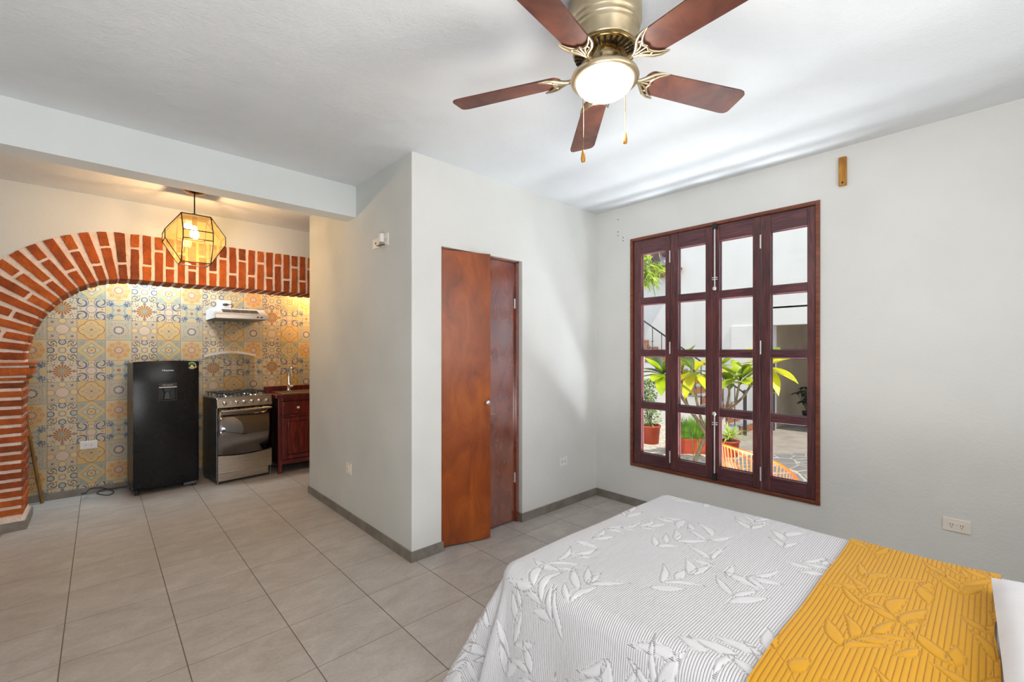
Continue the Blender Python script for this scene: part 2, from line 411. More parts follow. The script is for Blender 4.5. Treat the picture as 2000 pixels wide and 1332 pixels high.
aoff=Vector((AX-.65,AY0,0)); MA=Matrix.Translation(-aoff)
g=G()
e=.004
for i in range(len(S)-1):
    a,b=inner(S[i]),inner(S[i+1]); c,d=ou[i],ou[i+1]
    g.hexa([(a[0],AY0-e,a[1]),(b[0],AY0-e,b[1]),(b[0],AY1+e,b[1]),(a[0],AY1+e,a[1]),(c[0],AY0-e,c[1]),(d[0],AY0-e,d[1]),(d[0],AY1+e,d[1]),(c[0],AY1+e,c[1])],0,MA)
rnd=random.Random(3)
def brick(g,q,y0,y1):      # q: 4 pts (x,z) quad: a,b inner, c,d outer (a-b-d-c)
    a,b,c,d=q
    j=lambda p:(p[0]+rnd.uniform(-.003,.003),p[1]+rnd.uniform(-.003,.003))
    a,b,c,d=j(a),j(b),j(c),j(d)
    g.hexa([(a[0],y0,a[1]),(b[0],y0,b[1]),(b[0],y1,b[1]),(a[0],y1,a[1]),(c[0],y0,c[1]),(d[0],y0,d[1]),(d[0],y1,d[1]),(c[0],y1,c[1])],rnd.choice([0,0,1,2]),MA)
gb=G()
# positions along the ring, measured on a mid line
def mid(s):
    a,b=inner(s),outer_pt(s); return ((a[0]*.7+b[0]*.3),(a[1]*.7+b[1]*.3))
tab=[];L=0;prev=mid(0)
ss=[i/400 for i in range(401)]+[1+i*.01 for i in range(1,int((XR-AX)/.01))]
for s in ss:
    p=mid(s); L+=math.hypot(p[0]-prev[0],p[1]-prev[1]); prev=p; tab.append((L,s))
def s_at(l):
    for i in range(1,len(tab)):
        if tab[i][0]>=l:
            (l0,s0),(l1,s1)=tab[i-1],tab[i]
            return s0+(s1-s0)*(l-l0)/max(l1-l0,1e-9)
    return tab[-1][1]
pitch=.083; bw=.058; k=0; l=.03
def lerp2(a,b,t): return (a[0]+(b[0]-a[0])*t,a[1]+(b[1]-a[1])*t)
while l+bw<L:
    s=s_at(l+bw/2)
    a,c=inner(s),outer_pt(s)
    d=Vector((c[0]-a[0],c[1]-a[1])); ln=d.length; d.normalize(); n=Vector((d.y,-d.x))
    segs=[(-.006,.12),(.142,ln-.004)] if k%2==0 else [(-.006,.262),(.284,ln-.004)]
    wi=bw*.92; wo=bw*1.12 if s<1 else bw
    if s>=1: wi=bw
    for (r0,r1) in segs:
        w0=wi+(wo-wi)*max(r0,0)/ln; w1=wi+(wo-wi)*r1/ln
        P=[Vector(a)+d*r0-n*w0/2, Vector(a)+d*r0+n*w0/2, Vector(a)+d*r1-n*w1/2, Vector(a)+d*r1+n*w1/2]
        ya=AY0-.012-rnd.uniform(0,.004)
        if r0<0:
            brick(gb,[tuple(p) for p in P],ya,AY0+.16); brick(gb,[tuple(p) for p in P],AY0+.178,AY1+.01)
        else: brick(gb,[tuple(p) for p in P],ya,AY0+.1)
    l+=pitch; k+=1
g.obj('mortar',m_mortar,arch,loc=None)
arch_b=gb.obj('arch_bricks',[m_brick,m_brick2,m_brick3],arch,bevel=.004)
# pillar
def rough(o,strength=.007,size=.028,lv=3):
    m=o.modifiers.new('sub','SUBSURF'); m.subdivision_type='SIMPLE'; m.levels=m.render_levels=lv
    tx_=bpy.data.textures.new('clouds','CLOUDS'); tx_.noise_scale=size; tx_.noise_depth=2
    d_=o.modifiers.new('rough','DISPLACE'); d_.texture=tx_; d_.texture_coords='GLOBAL'; d_.strength=strength; d_.mid_level=.5
rough(arch_b)
g=G(); PX0,PX1=-1.05,-.452
g.box(PX0,PX1,AY0-e,AY1+e,0,1.30,0,MA)
g.hexa([(PX0,AY0-.03,.06),(PX1+.022,AY0-.03,.06),(PX1+.022,AY1+.03,.06),(PX0,AY1+.03,.06),(PX0,AY0-.004,.11),(PX1+.004,AY0-.004,.11),(PX1+.004,AY1+.004,.11),(PX0,AY1+.004,.11)],0,MA)
g.obj('pillar_mortar',m_mortar,arch)
g=G()
zc=.118; c=0
while zc<1.14:
    h=.046
    off=.13 if c%2 else 0
    xs_=[PX1+.012]
    x=PX1+.012-(.27 if c%2==0 else .20)
    while x>PX0: xs_.append(x); x-=.27
    xs_.append(PX0)
    for i in range(len(xs_)-1):
        if xs_[i]-xs_[i+1]<.03: continue
        jx=rnd.uniform(-.003,.003)
        g.box(xs_[i+1]+.016,xs_[i]+jx,AY0-.013+jx,AY0+.17,zc,zc+h,rnd.choice([0,0,1,2]),MA)
    g.box(PX1-.15,PX1+.012+rnd.uniform(-.003,.003),AY0+.186,AY1+.01,zc,zc+h,rnd.choice([0,1,2]),MA)
    zc+=.0705; c+=1
rough(g.obj('pillar_bricks',[m_brick,m_brick2,m_brick3],arch,bevel=.004),.006,.028,3)
g=G()
for (z0,z1,o_) in [(1.165,1.185,.035),(1.205,1.262,.055),(1.283,1.303,.075)]:
    g.box(PX0,PX1+o_,AY0-o_,AY1+o_*.5,z0,z1,2,MA)
for (z0,z1,o_) in [(1.185,1.205,.03),(1.262,1.283,.045),(1.145,1.165,.015)]:
    g.box(PX0,PX1+o_,AY0-o_,AY1+o_*.5,z0,z1,3,MA)
g.obj('capital',[m_brick,m_brick2,m_brick3,m_mortar],arch,bevel=.005)
sbox('baseboard_pillar',m_base,(-2.3,PX1+.0235,AY0-.042,AY0-.032,0,.07),(PX1+.0235,PX1+.034,AY0-.04,AY1+.03,0,.07),(-2.3,PX1+.02,AY1+.02,AY1+.03,0,.07))

# ------------------------------------------------------------------ window
win=struct(bpy.data.objects.new('window_1',None)); C.objects.link(win); win.location=(3.53,0,0)
g=G(); FT=.026
g.box(-.012,.07,WY0,WY0+FT,WZ0,WZ1,0); g.box(-.012,.07,WY1-FT,WY1,WZ0,WZ1,0)
g.box(-.012,.07,WY0+FT,WY1-FT,WZ0,WZ0+FT,1); g.box(-.012,.07,WY0+FT,WY1-FT,WZ1-FT,WZ1,1)
g.obj('window_frame',[m_wint,m_wint],win,bevel=.004)
rows=[(.488,.882),(.942,1.345),(1.402,1.802),(1.864,2.252)]
cols=[(2.19,1.842,2.114,1.885,.006),(1.836,1.484,1.768,1.54,0),(1.482,1.140,1.432,1.192,0),(1.134,.80,1.073,.849,.006)]
zt,zb=WZ1-FT-.003,WZ0+FT+.003
for ci,(ya,yb,pa,pb,rec) in enumerate(cols):
    g=G(); x0,x1=rec-.002,.042
    g.box(x0,x1,pa,ya,zb,zt,0); g.box(x0,x1,yb,pb,zb,zt,0)
    zz=[zb]+[z for r_ in rows for z in r_]+[zt]
    for i in range(0,len(zz),2): g.box(x0+.001,x1,pb,pa,zz[i],zz[i+1],1)
    cs=g.obj('casement',[m_winv,m_winh],win,bevel=.0035)
    gp=G()
    for (z0,z1) in rows: gp.box(.021,.024,pb-.003,pa+.003,z0-.003,z1+.003)
    gp.obj('pane',m_glass,cs)
    g=G()                                 # pale glazing bead catching the daylight
    for (z0,z1) in rows:
        t=.004
        for b in [(pb,pb+t,z0,z1),(pa-t,pa,z0,z1),(pb+t,pa-t,z0,z0+t),(pb+t,pa-t,z1-t,z1)]: g.box(.028,.04,*b)
    g.obj('glazing_bead',m_winh,cs)
    if ci in(1,2):
        yh=1.839 if ci==1 else 1.137
        for zh in (2.19,1.42,.5):
            gh=G(); gh.tube([(-.006,yh,zh-.05),(-.006,yh,zh+.05)],.0055,8)
            gh.obj('hinge',m_whitemetal,cs)
for (zk,z1,zbk,yy) in [(1.882,2.345,2.375,1.462),(.905,.44,.40,1.464)]:
    g=G(); g.tube([(-.014,yy,zk),(-.014,yy,z1)],.0055,8,0)
    s_=1 if z1>zk else -1
    g.lathe([(0,-.008),(.012,-.008),(.016,0),(.012,.008),(0,.008)],14,0,Matrix.Translation((-.02,yy,zk))@Matrix.Rotation(PI/2,4,'Y'))
    for o_ in (.07*s_,.085*s_): g.box(-.02,-.002,yy-.018,yy+.018,zk+o_-.003,zk+o_+.003,0)
    bo=g.obj('slide_bolt',m_whitemetal,win)
    g=G(); g.box(-.022,.0,yy-.017,yy+.017,min(z1,zbk+s_*.015),max(z1,zbk+s_*.015),0)
    g.obj('bolt_bracket',m_iron,bo,bevel=.003)

# ------------------------------------------------------------------ closet doors
door=struct(bpy.data.objects.new('door_1',None)); C.objects.link(door); door.location=(DX0,2.60,0)
g=G(); g.box(0,.385,0,.022,.012,2.112)
la=g.obj('door_leaf',m_door,door,bevel=.002); la.location=(.012,.035,0)
la.rotation_euler.z=math.atan2(2.522-2.635,2.12-1.755)
g=G(); g.lathe([(0,0),(.008,0),(.008,.014),(.017,.02),(.019,.028),(.015,.036),(0,.038)],16,0,Matrix.Rotation(PI/2,4,'X'))
kn=g.obj('knob',m_chrome,la); kn.location=(.355,0,1.015)
g=G(); g.box(.35,.747,.05,.072,.012,2.112)
lb=g.obj('door_leaf',m_door2,door,bevel=.002); lb['label']='glossier closed door leaf on the right'
for z in (.36,1.78):
    g=G(); g.tube([(.744,.046,z-.04),(.744,.046,z+.04)],.006,8); g.obj('hinge',m_whitemetal,lb)
g=G(); g.box(.748,.772,.03,.1,0,2.12); g.box(0,.772,.03,.1,2.113,2.125)
g.obj('door_jamb',m_door2,door)

# ------------------------------------------------------------------ outlets and switches
def outlet(name,label,cat,loc,rz,w=.118,h=.072,mat=None,kind='duplex',group=None):
    t=thing(name,label,cat,loc,rz,group); mat=mat or m_white
    g=G(); g.box(-w/2,w/2,-.008,0,-h/2,h/2); g.obj('cover_plate',mat,t,bevel=.004)
    if kind=='duplex':
        g=G(); g.box(-.034,.034,-.0095,-.004,-.018,.018); f=g.obj('receptacle',mat,t,bevel=.001)
        g=G()
        for x in (-.02,.02):
            g.box(x-.006,x-.004,-.0105,-.006,-.003,.008); g.box(x+.004,x+.006,-.0105,-.006,-.003,.009); g.box(x-.002,x+.002,-.0105,-.006,-.012,-.008)
        g.box(-.001,.001,-.0105,-.006,-.002,.002)
        g.obj('slots',m_slot,f)
    elif kind=='rocker':
        g=G(); g.box(-.02,.02,-.012,-.004,-.026,.026); g.obj('rocker',mat,t,bevel=.002)
    elif kind=='jack':
        g=G(); g.tube([(0,-.006,0),(0,-.0095,0)],.008,12); g.obj('jack_hole',m_slot,t)
    return t
outlet('wall_outlet','ivory double outlet on the window wall beyond the bed','outlet',(3.53,.128,.415),PI/2*-1,.114,.074,m_ivory)
outlet('wall_outlet','white double outlet low on the wall between closet and window','outlet',(3.035,2.60,.405),0,.115,.074)
outlet('wall_outlet','white double outlet on the patterned tiles left of the refrigerator','outlet',(-.08,5.97,.48),0,.125,.078)
outlet('wall_switch','pale blank-looking switch plate low on the partition wall','switch',(1.51,3.605,.42),-PI/2,.10,.095,m_ivory,'rocker')
outlet('wall_jack','small square cable jack plate high on the partition wall','jack plate',(1.51,3.105,2.193),-PI/2,.11,.076,m_ivory,'jack')
t=outlet('wall_outlet','white outlet high on the partition with a charger plugged in','outlet',(1.51,2.965,2.195),-PI/2,.105,.09,m_ivory)
c_=thing('plug_adapter','chunky white adapter plugged into the high partition outlet','adapter',(1.50,2.985,2.205),-PI/2)
g=G(); g.box(-.02,.02,-.03,0,-.028,.036); g.obj('adapter_body',m_white,c_,bevel=.005)
g=G(); g.box(-.05,.035,-.03,0,-.05,-.044); g.obj('adapter_shelf',m_steels,c_,bevel=.002)
# wood block
t=thing('wooden_block','short varnished wood block screwed to the wall above the window corner','block',(3.53,.648,2.555))
g=G(); g.box(-.022,0,-.021,.021,-.092,.092); g.obj('wood_strip',m_pine,t,bevel=.004)
g=G(); g.tube([(-.0225,0,-.074),(-.024,0,-.074)],.006,10); g.obj('screw',m_dark,t)

# ------------------------------------------------------------------ ceiling fan
fan=thing('ceiling_fan','five-blade ceiling fan with brown wooden blades and lit frosted bowl','ceiling fan',(1.40,.993,H))
g=G(); g.lathe([(.0,0),(.128,0),(.136,-.01),(.137,-.085),(.134,-.098),(.128,-.103),(.130,-.110),(.129,-.116),(.124,-.119),(.126,-.126),(.121,-.131),(.117,-.176),(.113,-.182),(.06,-.184),(0,-.184)],48)
g.obj('motor_housing',m_brass,fan)
g=G(); g.lathe([(.085,-.182),(.116,-.184),(.119,-.190),(.114,-.200),(.07,-.207),(0,-.207)],48)
vr=g.obj('vent_ring',m_brassd,fan)
g=G()
for i in range(30):
    Mx=Matrix.Rotation(i*2*PI/30,4,'Z'); g.hexa([(.074,-.0013,-.2085),(.113,-.0052,-.2025),(.113,-.0052,-.198),(.074,-.0018,-.204),(.074,.0018,-.2085),(.113,.0052,-.2025),(.113,.0052,-.198),(.074,.0018,-.204)],0,Mx)
g.obj('vent_slots',m_dark,vr)
g=G(); g.lathe([(.0,-.2),(.05,-.2),(.056,-.208),(.05,-.22),(.046,-.235),(.052,-.242),(.052,-.252),(.0,-.252)],32)
g.obj('switch_housing',m_brass,fan)
g=G(); g.lathe([(.04,-.25),(.07,-.254),(.09,-.262),(.112,-.27),(.124,-.28),(.128,-.291),(.124,-.3),(.112,-.304),(.104,-.298)],48)
g.obj('light_fitter',m_brass,fan)
g=G(); g.lathe([(.109,-.298)]+[(.109*math.cos(a*PI/2/10),-.298-.062*math.sin(a*PI/2/10)) for a in range(1,10)]+[(0,-.36)],40)
g.obj('glass_bowl',m_bowl,fan)
g=G(); g.lathe([(0,-.366),(.008,-.364),(.01,-.36),(0,-.358)],12); g.obj('finial',m_brass,fan)
TH0=math.radians(118.2); BZ=-.262
def blade_mesh():
    n=10; w0,w1=.052,.063; R0,R1=.165,.615
    out=[]
    for i in range(9):                 # root rounded
        a=PI/2+PI*i/8; out.append((R0+.028+.028*math.cos(a),w0*math.sin(a)))
    out2=[(R1-.03,-w1),(R1-.012,-w1*.93),(R1-.002,-w1*.78),(R1,-w1*.6)]
    return out+out2+[(x,-y) for x,y in reversed(out2)]
bp=blade_mesh()
for k in range(5):
    Mx=Matrix.Rotation(TH0+k*2*PI/5,4,'Z')@Matrix.Translation((0,0,BZ))@Matrix.Rotation(math.radians(1.6),4,'Y')@Matrix.Rotation(math.radians(-12.5),4,'X')
    g=G(); n=len(bp)
    vs=[(x,y,-.003) for x,y in bp]+[(x,y,.003) for x,y in bp]
    g.add(vs,[tuple(range(n-1,-1,-1)),tuple(range(n,2*n))]+[(i,(i+1)%n,(i+1)%n+n,i+n) for i in range(n)])
    b_=g.obj('blade',m_blade,fan); b_.matrix_local=Mx
    # scrolled blade iron, sub-part lying under the blade root
    g=G(); z=-.008
    for s_ in (1,-1):
        arm=[(.125,0,z+.001),(.15,.006*s_,z),(.168,.022*s_,z),(.19,.045*s_,z),(.215,.058*s_,z),(.245,.062*s_,z)]
        g.tube(arm,[.007,.007,.007,.0065,.005,.002],6)
        inn=[(.245,.061*s_,z),(.215,.044*s_,z),(.2,.03*s_,z),(.192,.014*s_,z),(.198,0,z)]
        g.tube(inn,[.002,.004,.005,.005,.005],6)
        g.tube([(.16,.008*s_,z),(.178,.012*s_,z),(.196,.026*s_,z)],.004,6)
        g.tube([(.182,.036*s_,z),(.2,.03*s_,z)],.004,6)
    g.tube([(.148,0,z),(.168,0,z),(.198,0,z)],.004,6)
    g.tube([(.05,0,.062),(.07,.0,.05),(.085,0,.022),(.1,0,.0),(.118,0,-.008),(.135,0,z)],[.013,.013,.012,.011,.01,.008],8)
    g.obj('blade_iron',m_brass,b_)
for (ang,r_,lz,nm) in [(math.radians(215),.118,.205,1),(math.radians(-27),.085,.185,2)]:
    pass
def chain(px,py0,py1,t):
    a=at(px,py0,t)-Vector(fan.location); b=at(px,py1,t)-Vector(fan.location)
    g=G(); n=int((a.z-b.z)/.0055)
    pts=[(a.x,a.y,a.z+(b.z-a.z)*i/(2*n)) for i in range(2*n+1)]
    g.tube(pts,[.0008 if i%2 else .0021 for i in range(2*n+1)],6)
    ch=g.obj('pull_chain',m_brassd,fan)
    f=G(); f.lathe([(0,0),(.003,-.001),(.006,-.012),(.0085,-.03),(.0075,-.042),(0,-.045)],14,0,Matrix.Translation(b))
    f.obj('chain_fob',m_pine,ch)
chain(1139,165,293,1.60); chain(1221,135,258,1.68)

# ------------------------------------------------------------------ pendant lantern
pl=thing('pendant_lantern','amber glass faceted lantern with dark metal edges hanging by the brick arch','pendant lamp',(.571,4.456,H))
g=G(); g.lathe([(0,0),(.092,0),(.09,-.006),(.062,-.024),(.02,-.036),(0,-.037)],28); g.obj('ceiling_canopy',m_brassd,pl)
g=G(); g.tube([(0,0,-.02),(0,0,-.205)],.0048,8); g.obj('rod',m_cage,pl)
g=G()
for q,(dx,rz_) in enumerate([(-.008,0),(.008,1.2)]):
    g.tube([(dx+.012*math.cos(t*PI/6),.004*math.sin(rz_)*math.cos(t*PI/6),-.205+.016*math.sin(t*PI/6)) for t in range(12)],.0018,6,closed=True)
g.obj('chain_link',m_cage,pl)
T=.098; B_=.2; zt_,zm1,zm2,zb_=-.225,-.372,-.438,-.605
topc=[(T,T),(-T,T),(-T,-T),(T,-T)]
belt=[]
for i,(sx,sy) in enumerate([(1,1),(-1,1),(-1,-1),(1,-1)]):
    pts=[(sx*B_,sy*T),(sx*T,sy*B_)]
    if i%2==1: pts=pts[::-1]
    belt.append(pts)
edges=[];faces=[]
P3=lambda p,z:(p[0],p[1],z)
for i in range(4):
    t0,t1=topc[i],topc[(i+1)%4]; a,b=belt[i]; 
    nx=belt[(i+1)%4]
    edges+= [(P3(t0,zt_),P3(t1,zt_)),(P3(t0,zb_),P3(t1,zb_))]
    for p in (a,b):
        edges+= [(P3(t0,zt_),P3(p,zm1)),(P3(p,zm1),P3(p,zm2)),(P3(p,zm2),P3(t0,zb_))]
    q=b; n0=nx[0]
    edges+= [(P3(q,zm1),P3(n0,zm1)),(P3(q,zm2),P3(n0,zm2))]
    faces+= [[P3(t0,zt_),P3(q,zm1),P3(n0,zm1),P3(t1,zt_)],[P3(q,zm1),P3(q,zm2),P3(n0,zm2),P3(n0,zm1)],[P3(q,zm2),P3(t0,zb_),P3(t1,zb_),P3(n0,zm2)]]
    faces+= [[P3(t0,zt_),P3(a,zm1),P3(b,zm1)],[P3(a,zm1),P3(a,zm2),P3(b,zm2),P3(b,zm1)],[P3(a,zm2),P3(t0,zb_),P3(b,zm2)]]
g=G()
for a,b in edges: g.tube([a,b],.0042,6)
for i in range(4):
    a,b=topc[i],topc[(i+1)%4]; g.tube([P3(a,zt_),P3(b,zt_)],.006,6)
g.box(-T,T,-T,T,zt_-.002,zt_+.004)
cg=g.obj('lantern_cage',m_cage,pl)
g=G()
for f in faces: g.add(f,[tuple(range(len(f)))])
g.obj('amber_panes',m_amber,cg)
g=G(); g.tube([(0,0,zt_),(0,0,zt_-.07)],.018,14); g.obj('bulb_socket',m_brassd,pl)
g=G(); g.lathe([(.012,0),(.018,-.02),(.03,-.05),(.032,-.075),(.022,-.1),(0,-.108)],20,0,Matrix.Translation((0,0,zt_-.07)))
g.obj('bulb',m_bulb,pl)

# ------------------------------------------------------------------ refrigerator
fr=thing('refrigerator','black single-door refrigerator with water dispenser against the patterned tiles','refrigerator',(.232,5.565,0),math.radians(4.5))
g=G(); g.box(.0,.525,.06,.375,.045,1.275); g.obj('cabinet_body',m_fridges,fr,bevel=.006)
# curved door built as a grid so its front bows out
Wd,z0,z1=.525,.05,1.285
dx0,dx1,dz0,dz1=.19,.335,.90,1.075      # dispenser opening
def bow(x): return -.028*math.sin(PI*min(max(x/Wd,0),1))**.8
g=G()
xs_=sorted(set([Wd*i/24 for i in range(25)]+[dx0,dx1])); zs_=[z0,z0+.02,dz0,dz1,z1-.02,z1]
idx={}
for i,x in enumerate(xs_):
    for j,z in enumerate(zs_):
        idx[i,j]=len(g.v); zz=z+(.012*math.sin(PI*x/Wd) if j>=4 else 0); g.v.append(Vector((x,bow(x)+(.006 if j in(0,5) else 0),zz)))
for i in range(len(xs_)-1):
    for j in range(len(zs_)-1):
        if xs_[i]>=dx0-1e-6 and xs_[i+1]<=dx1+1e-6 and j==2: continue
        g.f.append([idx[i,j],idx[i+1,j],idx[i+1,j+1],idx[i,j+1]]); g.m.append(0); g.s.append(j in(1,2,3))
for i in range(len(xs_)-1):
    x,x2=xs_[i],xs_[i+1]
    zt1,zt2=z1+.012*math.sin(PI*x/Wd),z1+.012*math.sin(PI*x2/Wd)
    g.add([(x,bow(x)+.006,zt1),(x2,bow(x2)+.006,zt2),(x2,.055,zt2),(x,.055,zt1)],[(0,1,2,3)]); g.add([(x,bow(x)+.006,z0),(x2,bow(x2)+.006,z0),(x2,.055,z0),(x,.055,z0)],[(3,2,1,0)])
g.add([(0,.006,z0),(0,.055,z0),(0,.055,z1),(0,.006,z1)],[(0,3,2,1)]); g.add([(Wd,.006,z0),(Wd,.055,z0),(Wd,.055,z1),(Wd,.006,z1)],[(0,1,2,3)])
dr=g.obj('door',m_fridge,fr)
g=G(); yb=-.025
g.box(dx0,dx1,.04,.045,dz0,dz1); g.box(dx0-.001,dx0+.003,yb,.045,dz0,dz1); g.box(dx1-.003,dx1+.001,yb,.045,dz0,dz1); g.box(dx0,dx1,yb,.045,dz0-.002,dz0+.006); 
dp=g.obj('water_dispenser',m_black,dr)
g=G(); g.box(dx0,dx1,-.031,-.02,1.037,1.075); g.obj('dispenser_panel',m_black,dr,bevel=.002)
g=G(); g.box(dx0+.002,dx1-.002,-.034,-.02,1.029,1.037); g.obj('dispenser_trim',m_steel,dr)
g=G(); g.box(.235,.285,-.005,.03,.985,1.03); g.hexa([(.235,.0,.91),(.29,.0,.91),(.29,.02,.91),(.235,.02,.91),(.248,.01,.985),(.278,.01,.985),(.278,.03,.985),(.248,.03,.985)])
g.obj('dispenser_lever',m_black,dr,bevel=.003)
def text(name,s,size,mat,parent,loc,rot,depth=.0006):
    cu=bpy.data.curves.new(name,'FONT'); cu.body=s; cu.size=size; cu.extrude=depth; cu.align_x='CENTER'; cu.align_y='CENTER'
    tmp=bpy.data.objects.new('t',cu); C.objects.link(tmp); dg=bpy.context.evaluated_depsgraph_get()
    me=bpy.data.meshes.new_from_object(tmp.evaluated_get(dg)); me.name=name; bpy.data.objects.remove(tmp); me.materials.clear(); me.materials.append(mat)
    o=bpy.data.objects.new(name,me); C.objects.link(o); o.parent=parent; o.location=loc; o.rotation_euler=rot; return o
tx=text('logo_lettering','Hisense',.026,m_silver,dr,(.262,bow(.262)-.001,1.20),(PI/2,0,0)); tx.scale.x=1.15
text('panel_lettering','Water Dispenser',.012,m_silver,dr,(.262,-.0325,1.055),(PI/2,0,0),.0003)
g=G()
def disc(g,x,z,r,y,m,n=24,sx=1,a0=0,a1=2*PI,ri=0):
    vs=[];fs=[]
    for i in range(n+1):
        t=a0+(a1-a0)*i/n; vs+= [(x+ri*math.cos(t)*sx,y,z+ri*math.sin(t)),(x+r*math.cos(t)*sx,y,z+r*math.sin(t))]
    for i in range(n): fs.append((2*i,2*i+1,2*i+3,2*i+2))
    g.add(vs,fs,m)
sx,sz=.462,1.243; yy=bow(sx)-.004
disc(g,sx,sz,.036,yy,2,ri=.032); disc(g,sx,sz,.030,yy,1,a0=.1,a1=PI-.1,ri=.017); disc(g,sx,sz-.001,.011,yy,3)
g.box(sx-.02,sx+.02,yy-.0004,yy,sz-.019,sz-.010,2); g.box(sx-.014,sx+.014,yy-.0004,yy,sz-.025,sz-.021,2)
g.add([(sx+.018,yy-.0006,sz-.026),(sx+.034,yy-.0006,sz-.024),(sx+.046,yy-.0006,sz-.010),(sx+.03,yy-.0006,sz-.014)],[(0,1,2,3)],3)
g.obj('energy_sticker',[m_fridge,m_green,m_pale,m_yel],dr)
g=G()
for x,y in ((.03,.03),(.49,.03),(.03,.34),(.49,.34)):
    g=G(); g.tube([(x,y,0),(x,y,.05)],.016,10); g.obj('foot',m_black,fr)
g=G(); g.box(.40,.50,.015,.035,.022,.048); g.obj('hinge_bracket',m_steels,fr)
g=G()
pts=[at(a_,b_,c_/ray(a_)[1]) for a_,b_,c_ in [(168,962,5.80),(178,954,5.9),(200,953,5.9),(222,960,5.8),(212,967,5.72),(190,964,5.76),(200,957,5.85),(228,953,5.9),(250,950,5.9)]]
pp=[]
for i in range(len(pts)-1):
    for q in range(8):
        t=q/8; p0,p1,p2,p3=pts[max(i-1,0)],pts[i],pts[i+1],pts[min(i+2,len(pts)-1)]
        pp.append(.5*((2*p1)+(-p0+p2)*t+(2*p0-5*p1+4*p2-p3)*t*t+(-p0+3*p1-3*p2+p3)*t**3))
IM=(Matrix.Translation((.232,5.565,0))@Matrix.Rotation(math.radians(4.5),4,'Z')).inverted()
pp=[Vector((p.x,p.y,max(.007,p.z))) for p in pp]
g.tube(pp,.0055,6,M=IM); g.tube([pp[0],pp[0]+Vector((-.03,-.012,0))],[.012,.008],8,M=IM)
g.obj('power_cord',m_black,fr)

# ------------------------------------------------------------------ stove
st=thing('gas_stove','stainless steel gas stove with six knobs and mirrored oven door','stove',(.887,5.462,0),math.radians(7))
SW,SD=.535,.44
g=G(); g.box(0,.012,.0,SD,.03,.885); g.box(SW-.012,SW,.0,SD,.03,.885); g.box(.0,SW,SD-.01,SD,.03,.885); g.obj('side_panels',m_steels,st,bevel=.003)
g=G(); g.box(-.004,SW+.004,-.012,SD,.885,.905); g.obj('cooktop',m_cooktop,st,bevel=.005)
g=G(); g.hexa([(-.002,-.034,.795),(SW+.002,-.034,.795),(SW+.002,.02,.795),(-.002,.02,.795),(-.002,-.014,.893),(SW+.002,-.014,.893),(SW+.002,.02,.893),(-.002,.02,.893)])
cp=g.obj('control_panel',m_steel,st,bevel=.006)
for i,x in enumerate([.065,.175,.25,.325,.4,.475]):
    g=G(); Mx=Matrix.Translation((x,-.026,.845))@Matrix.Rotation(PI/2+.2,4,'X')
    g.lathe([(0,.0),(.021,0),(.021,.006),(.016,.012),(.015,.022),(0,.022)],20,0,Mx); g.box(-.003,.003,-.018,.018,.02,.028,0,Mx)
    g.obj('knob',m_steel,cp)
g=G(); g.box(.112,.128,-.032,-.02,.83,.838); g.box(.112,.128,-.034,-.02,.85,.858); g.obj('push_buttons',m_white,cp)
g=G()
# oven door with lower edge that dips in the middle
n=14; ztop=.785
vs=[];fs=[]
def low(x): return .315-.02*math.sin(PI*x/SW)
for i in range(n+1):
    x=.006+(SW-.012)*i/n; y=-.03-.012*math.sin(PI*i/n)
    vs+= [(x,y,low(x)),(x,y,ztop),(x,.0,ztop),(x,.0,low(x))]
for i in range(n):
    a=4*i;b=a+4
    fs+= [(a,b,b+1,a+1),(a+1,b+1,b+2,a+2),(a+3,a,b,b+3) if False else (a,a+3,b+3,b)]
fs+= [(0,1,2,3),(4*n+3,4*n+2,4*n+1,4*n)]
g.add(vs,fs,0,False)
for i in range(0,len(g.s),3): g.s[i]=True
od=g.obj('oven_door',m_ovenglass,st)
g=G(); g.tube([(.02+(SW-.04)*i/12,-.062-.012*math.sin(PI*i/12),.765) for i in range(13)],.011,10)
for x in (.04,SW-.04): g.tube([(x,-.064,.765),(x,-.028,.765)],.007,8)
g.obj('door_handle',m_steel,od)
g=G(); n=14;vs=[];fs=[]
for i in range(n+1):
    x=.006+(SW-.012)*i/n; y=-.03-.012*math.sin(PI*i/n); vs+= [(x,y,.115),(x,y,low(x)-.012),(x,0,low(x)-.012),(x,0,.115)]
for i in range(n):
    a=4*i;b=a+4; fs+= [(a,b,b+1,a+1),(a+1,b+1,b+2,a+2),(a,a+3,b+3,b)]
fs+= [(0,1,2,3),(4*n+3,4*n+2,4*n+1,4*n)]
g.add(vs,fs,0,False); g.obj('broiler_drawer',m_steel,st)
g=G(); g.box(.012,SW-.03,-.012,.0,.028,.108); g.obj('kick_panel',m_steel,st,bevel=.003)
g=G()
for x in (.012,SW-.012):
    for y in (.0,SD-.03):
        g=G(); g.tube([(x,y,0),(x,y,.05)],.011,8); g.obj('foot',m_steels,st)
for bx in (.14,.39):
    for by in (.12,.32):
        g=G(); g.lathe([(0,.915),(.028,.915),(.032,.922),(.028,.928),(0,.929)],18,0,Matrix.Translation((bx,by,0))); g.lathe([(.05,.905),(.046,.912),(.0,.912)],18,1,Matrix.Translation((bx,by,0)))
        bn=g.obj('burner',[m_cast,m_chrome],st)
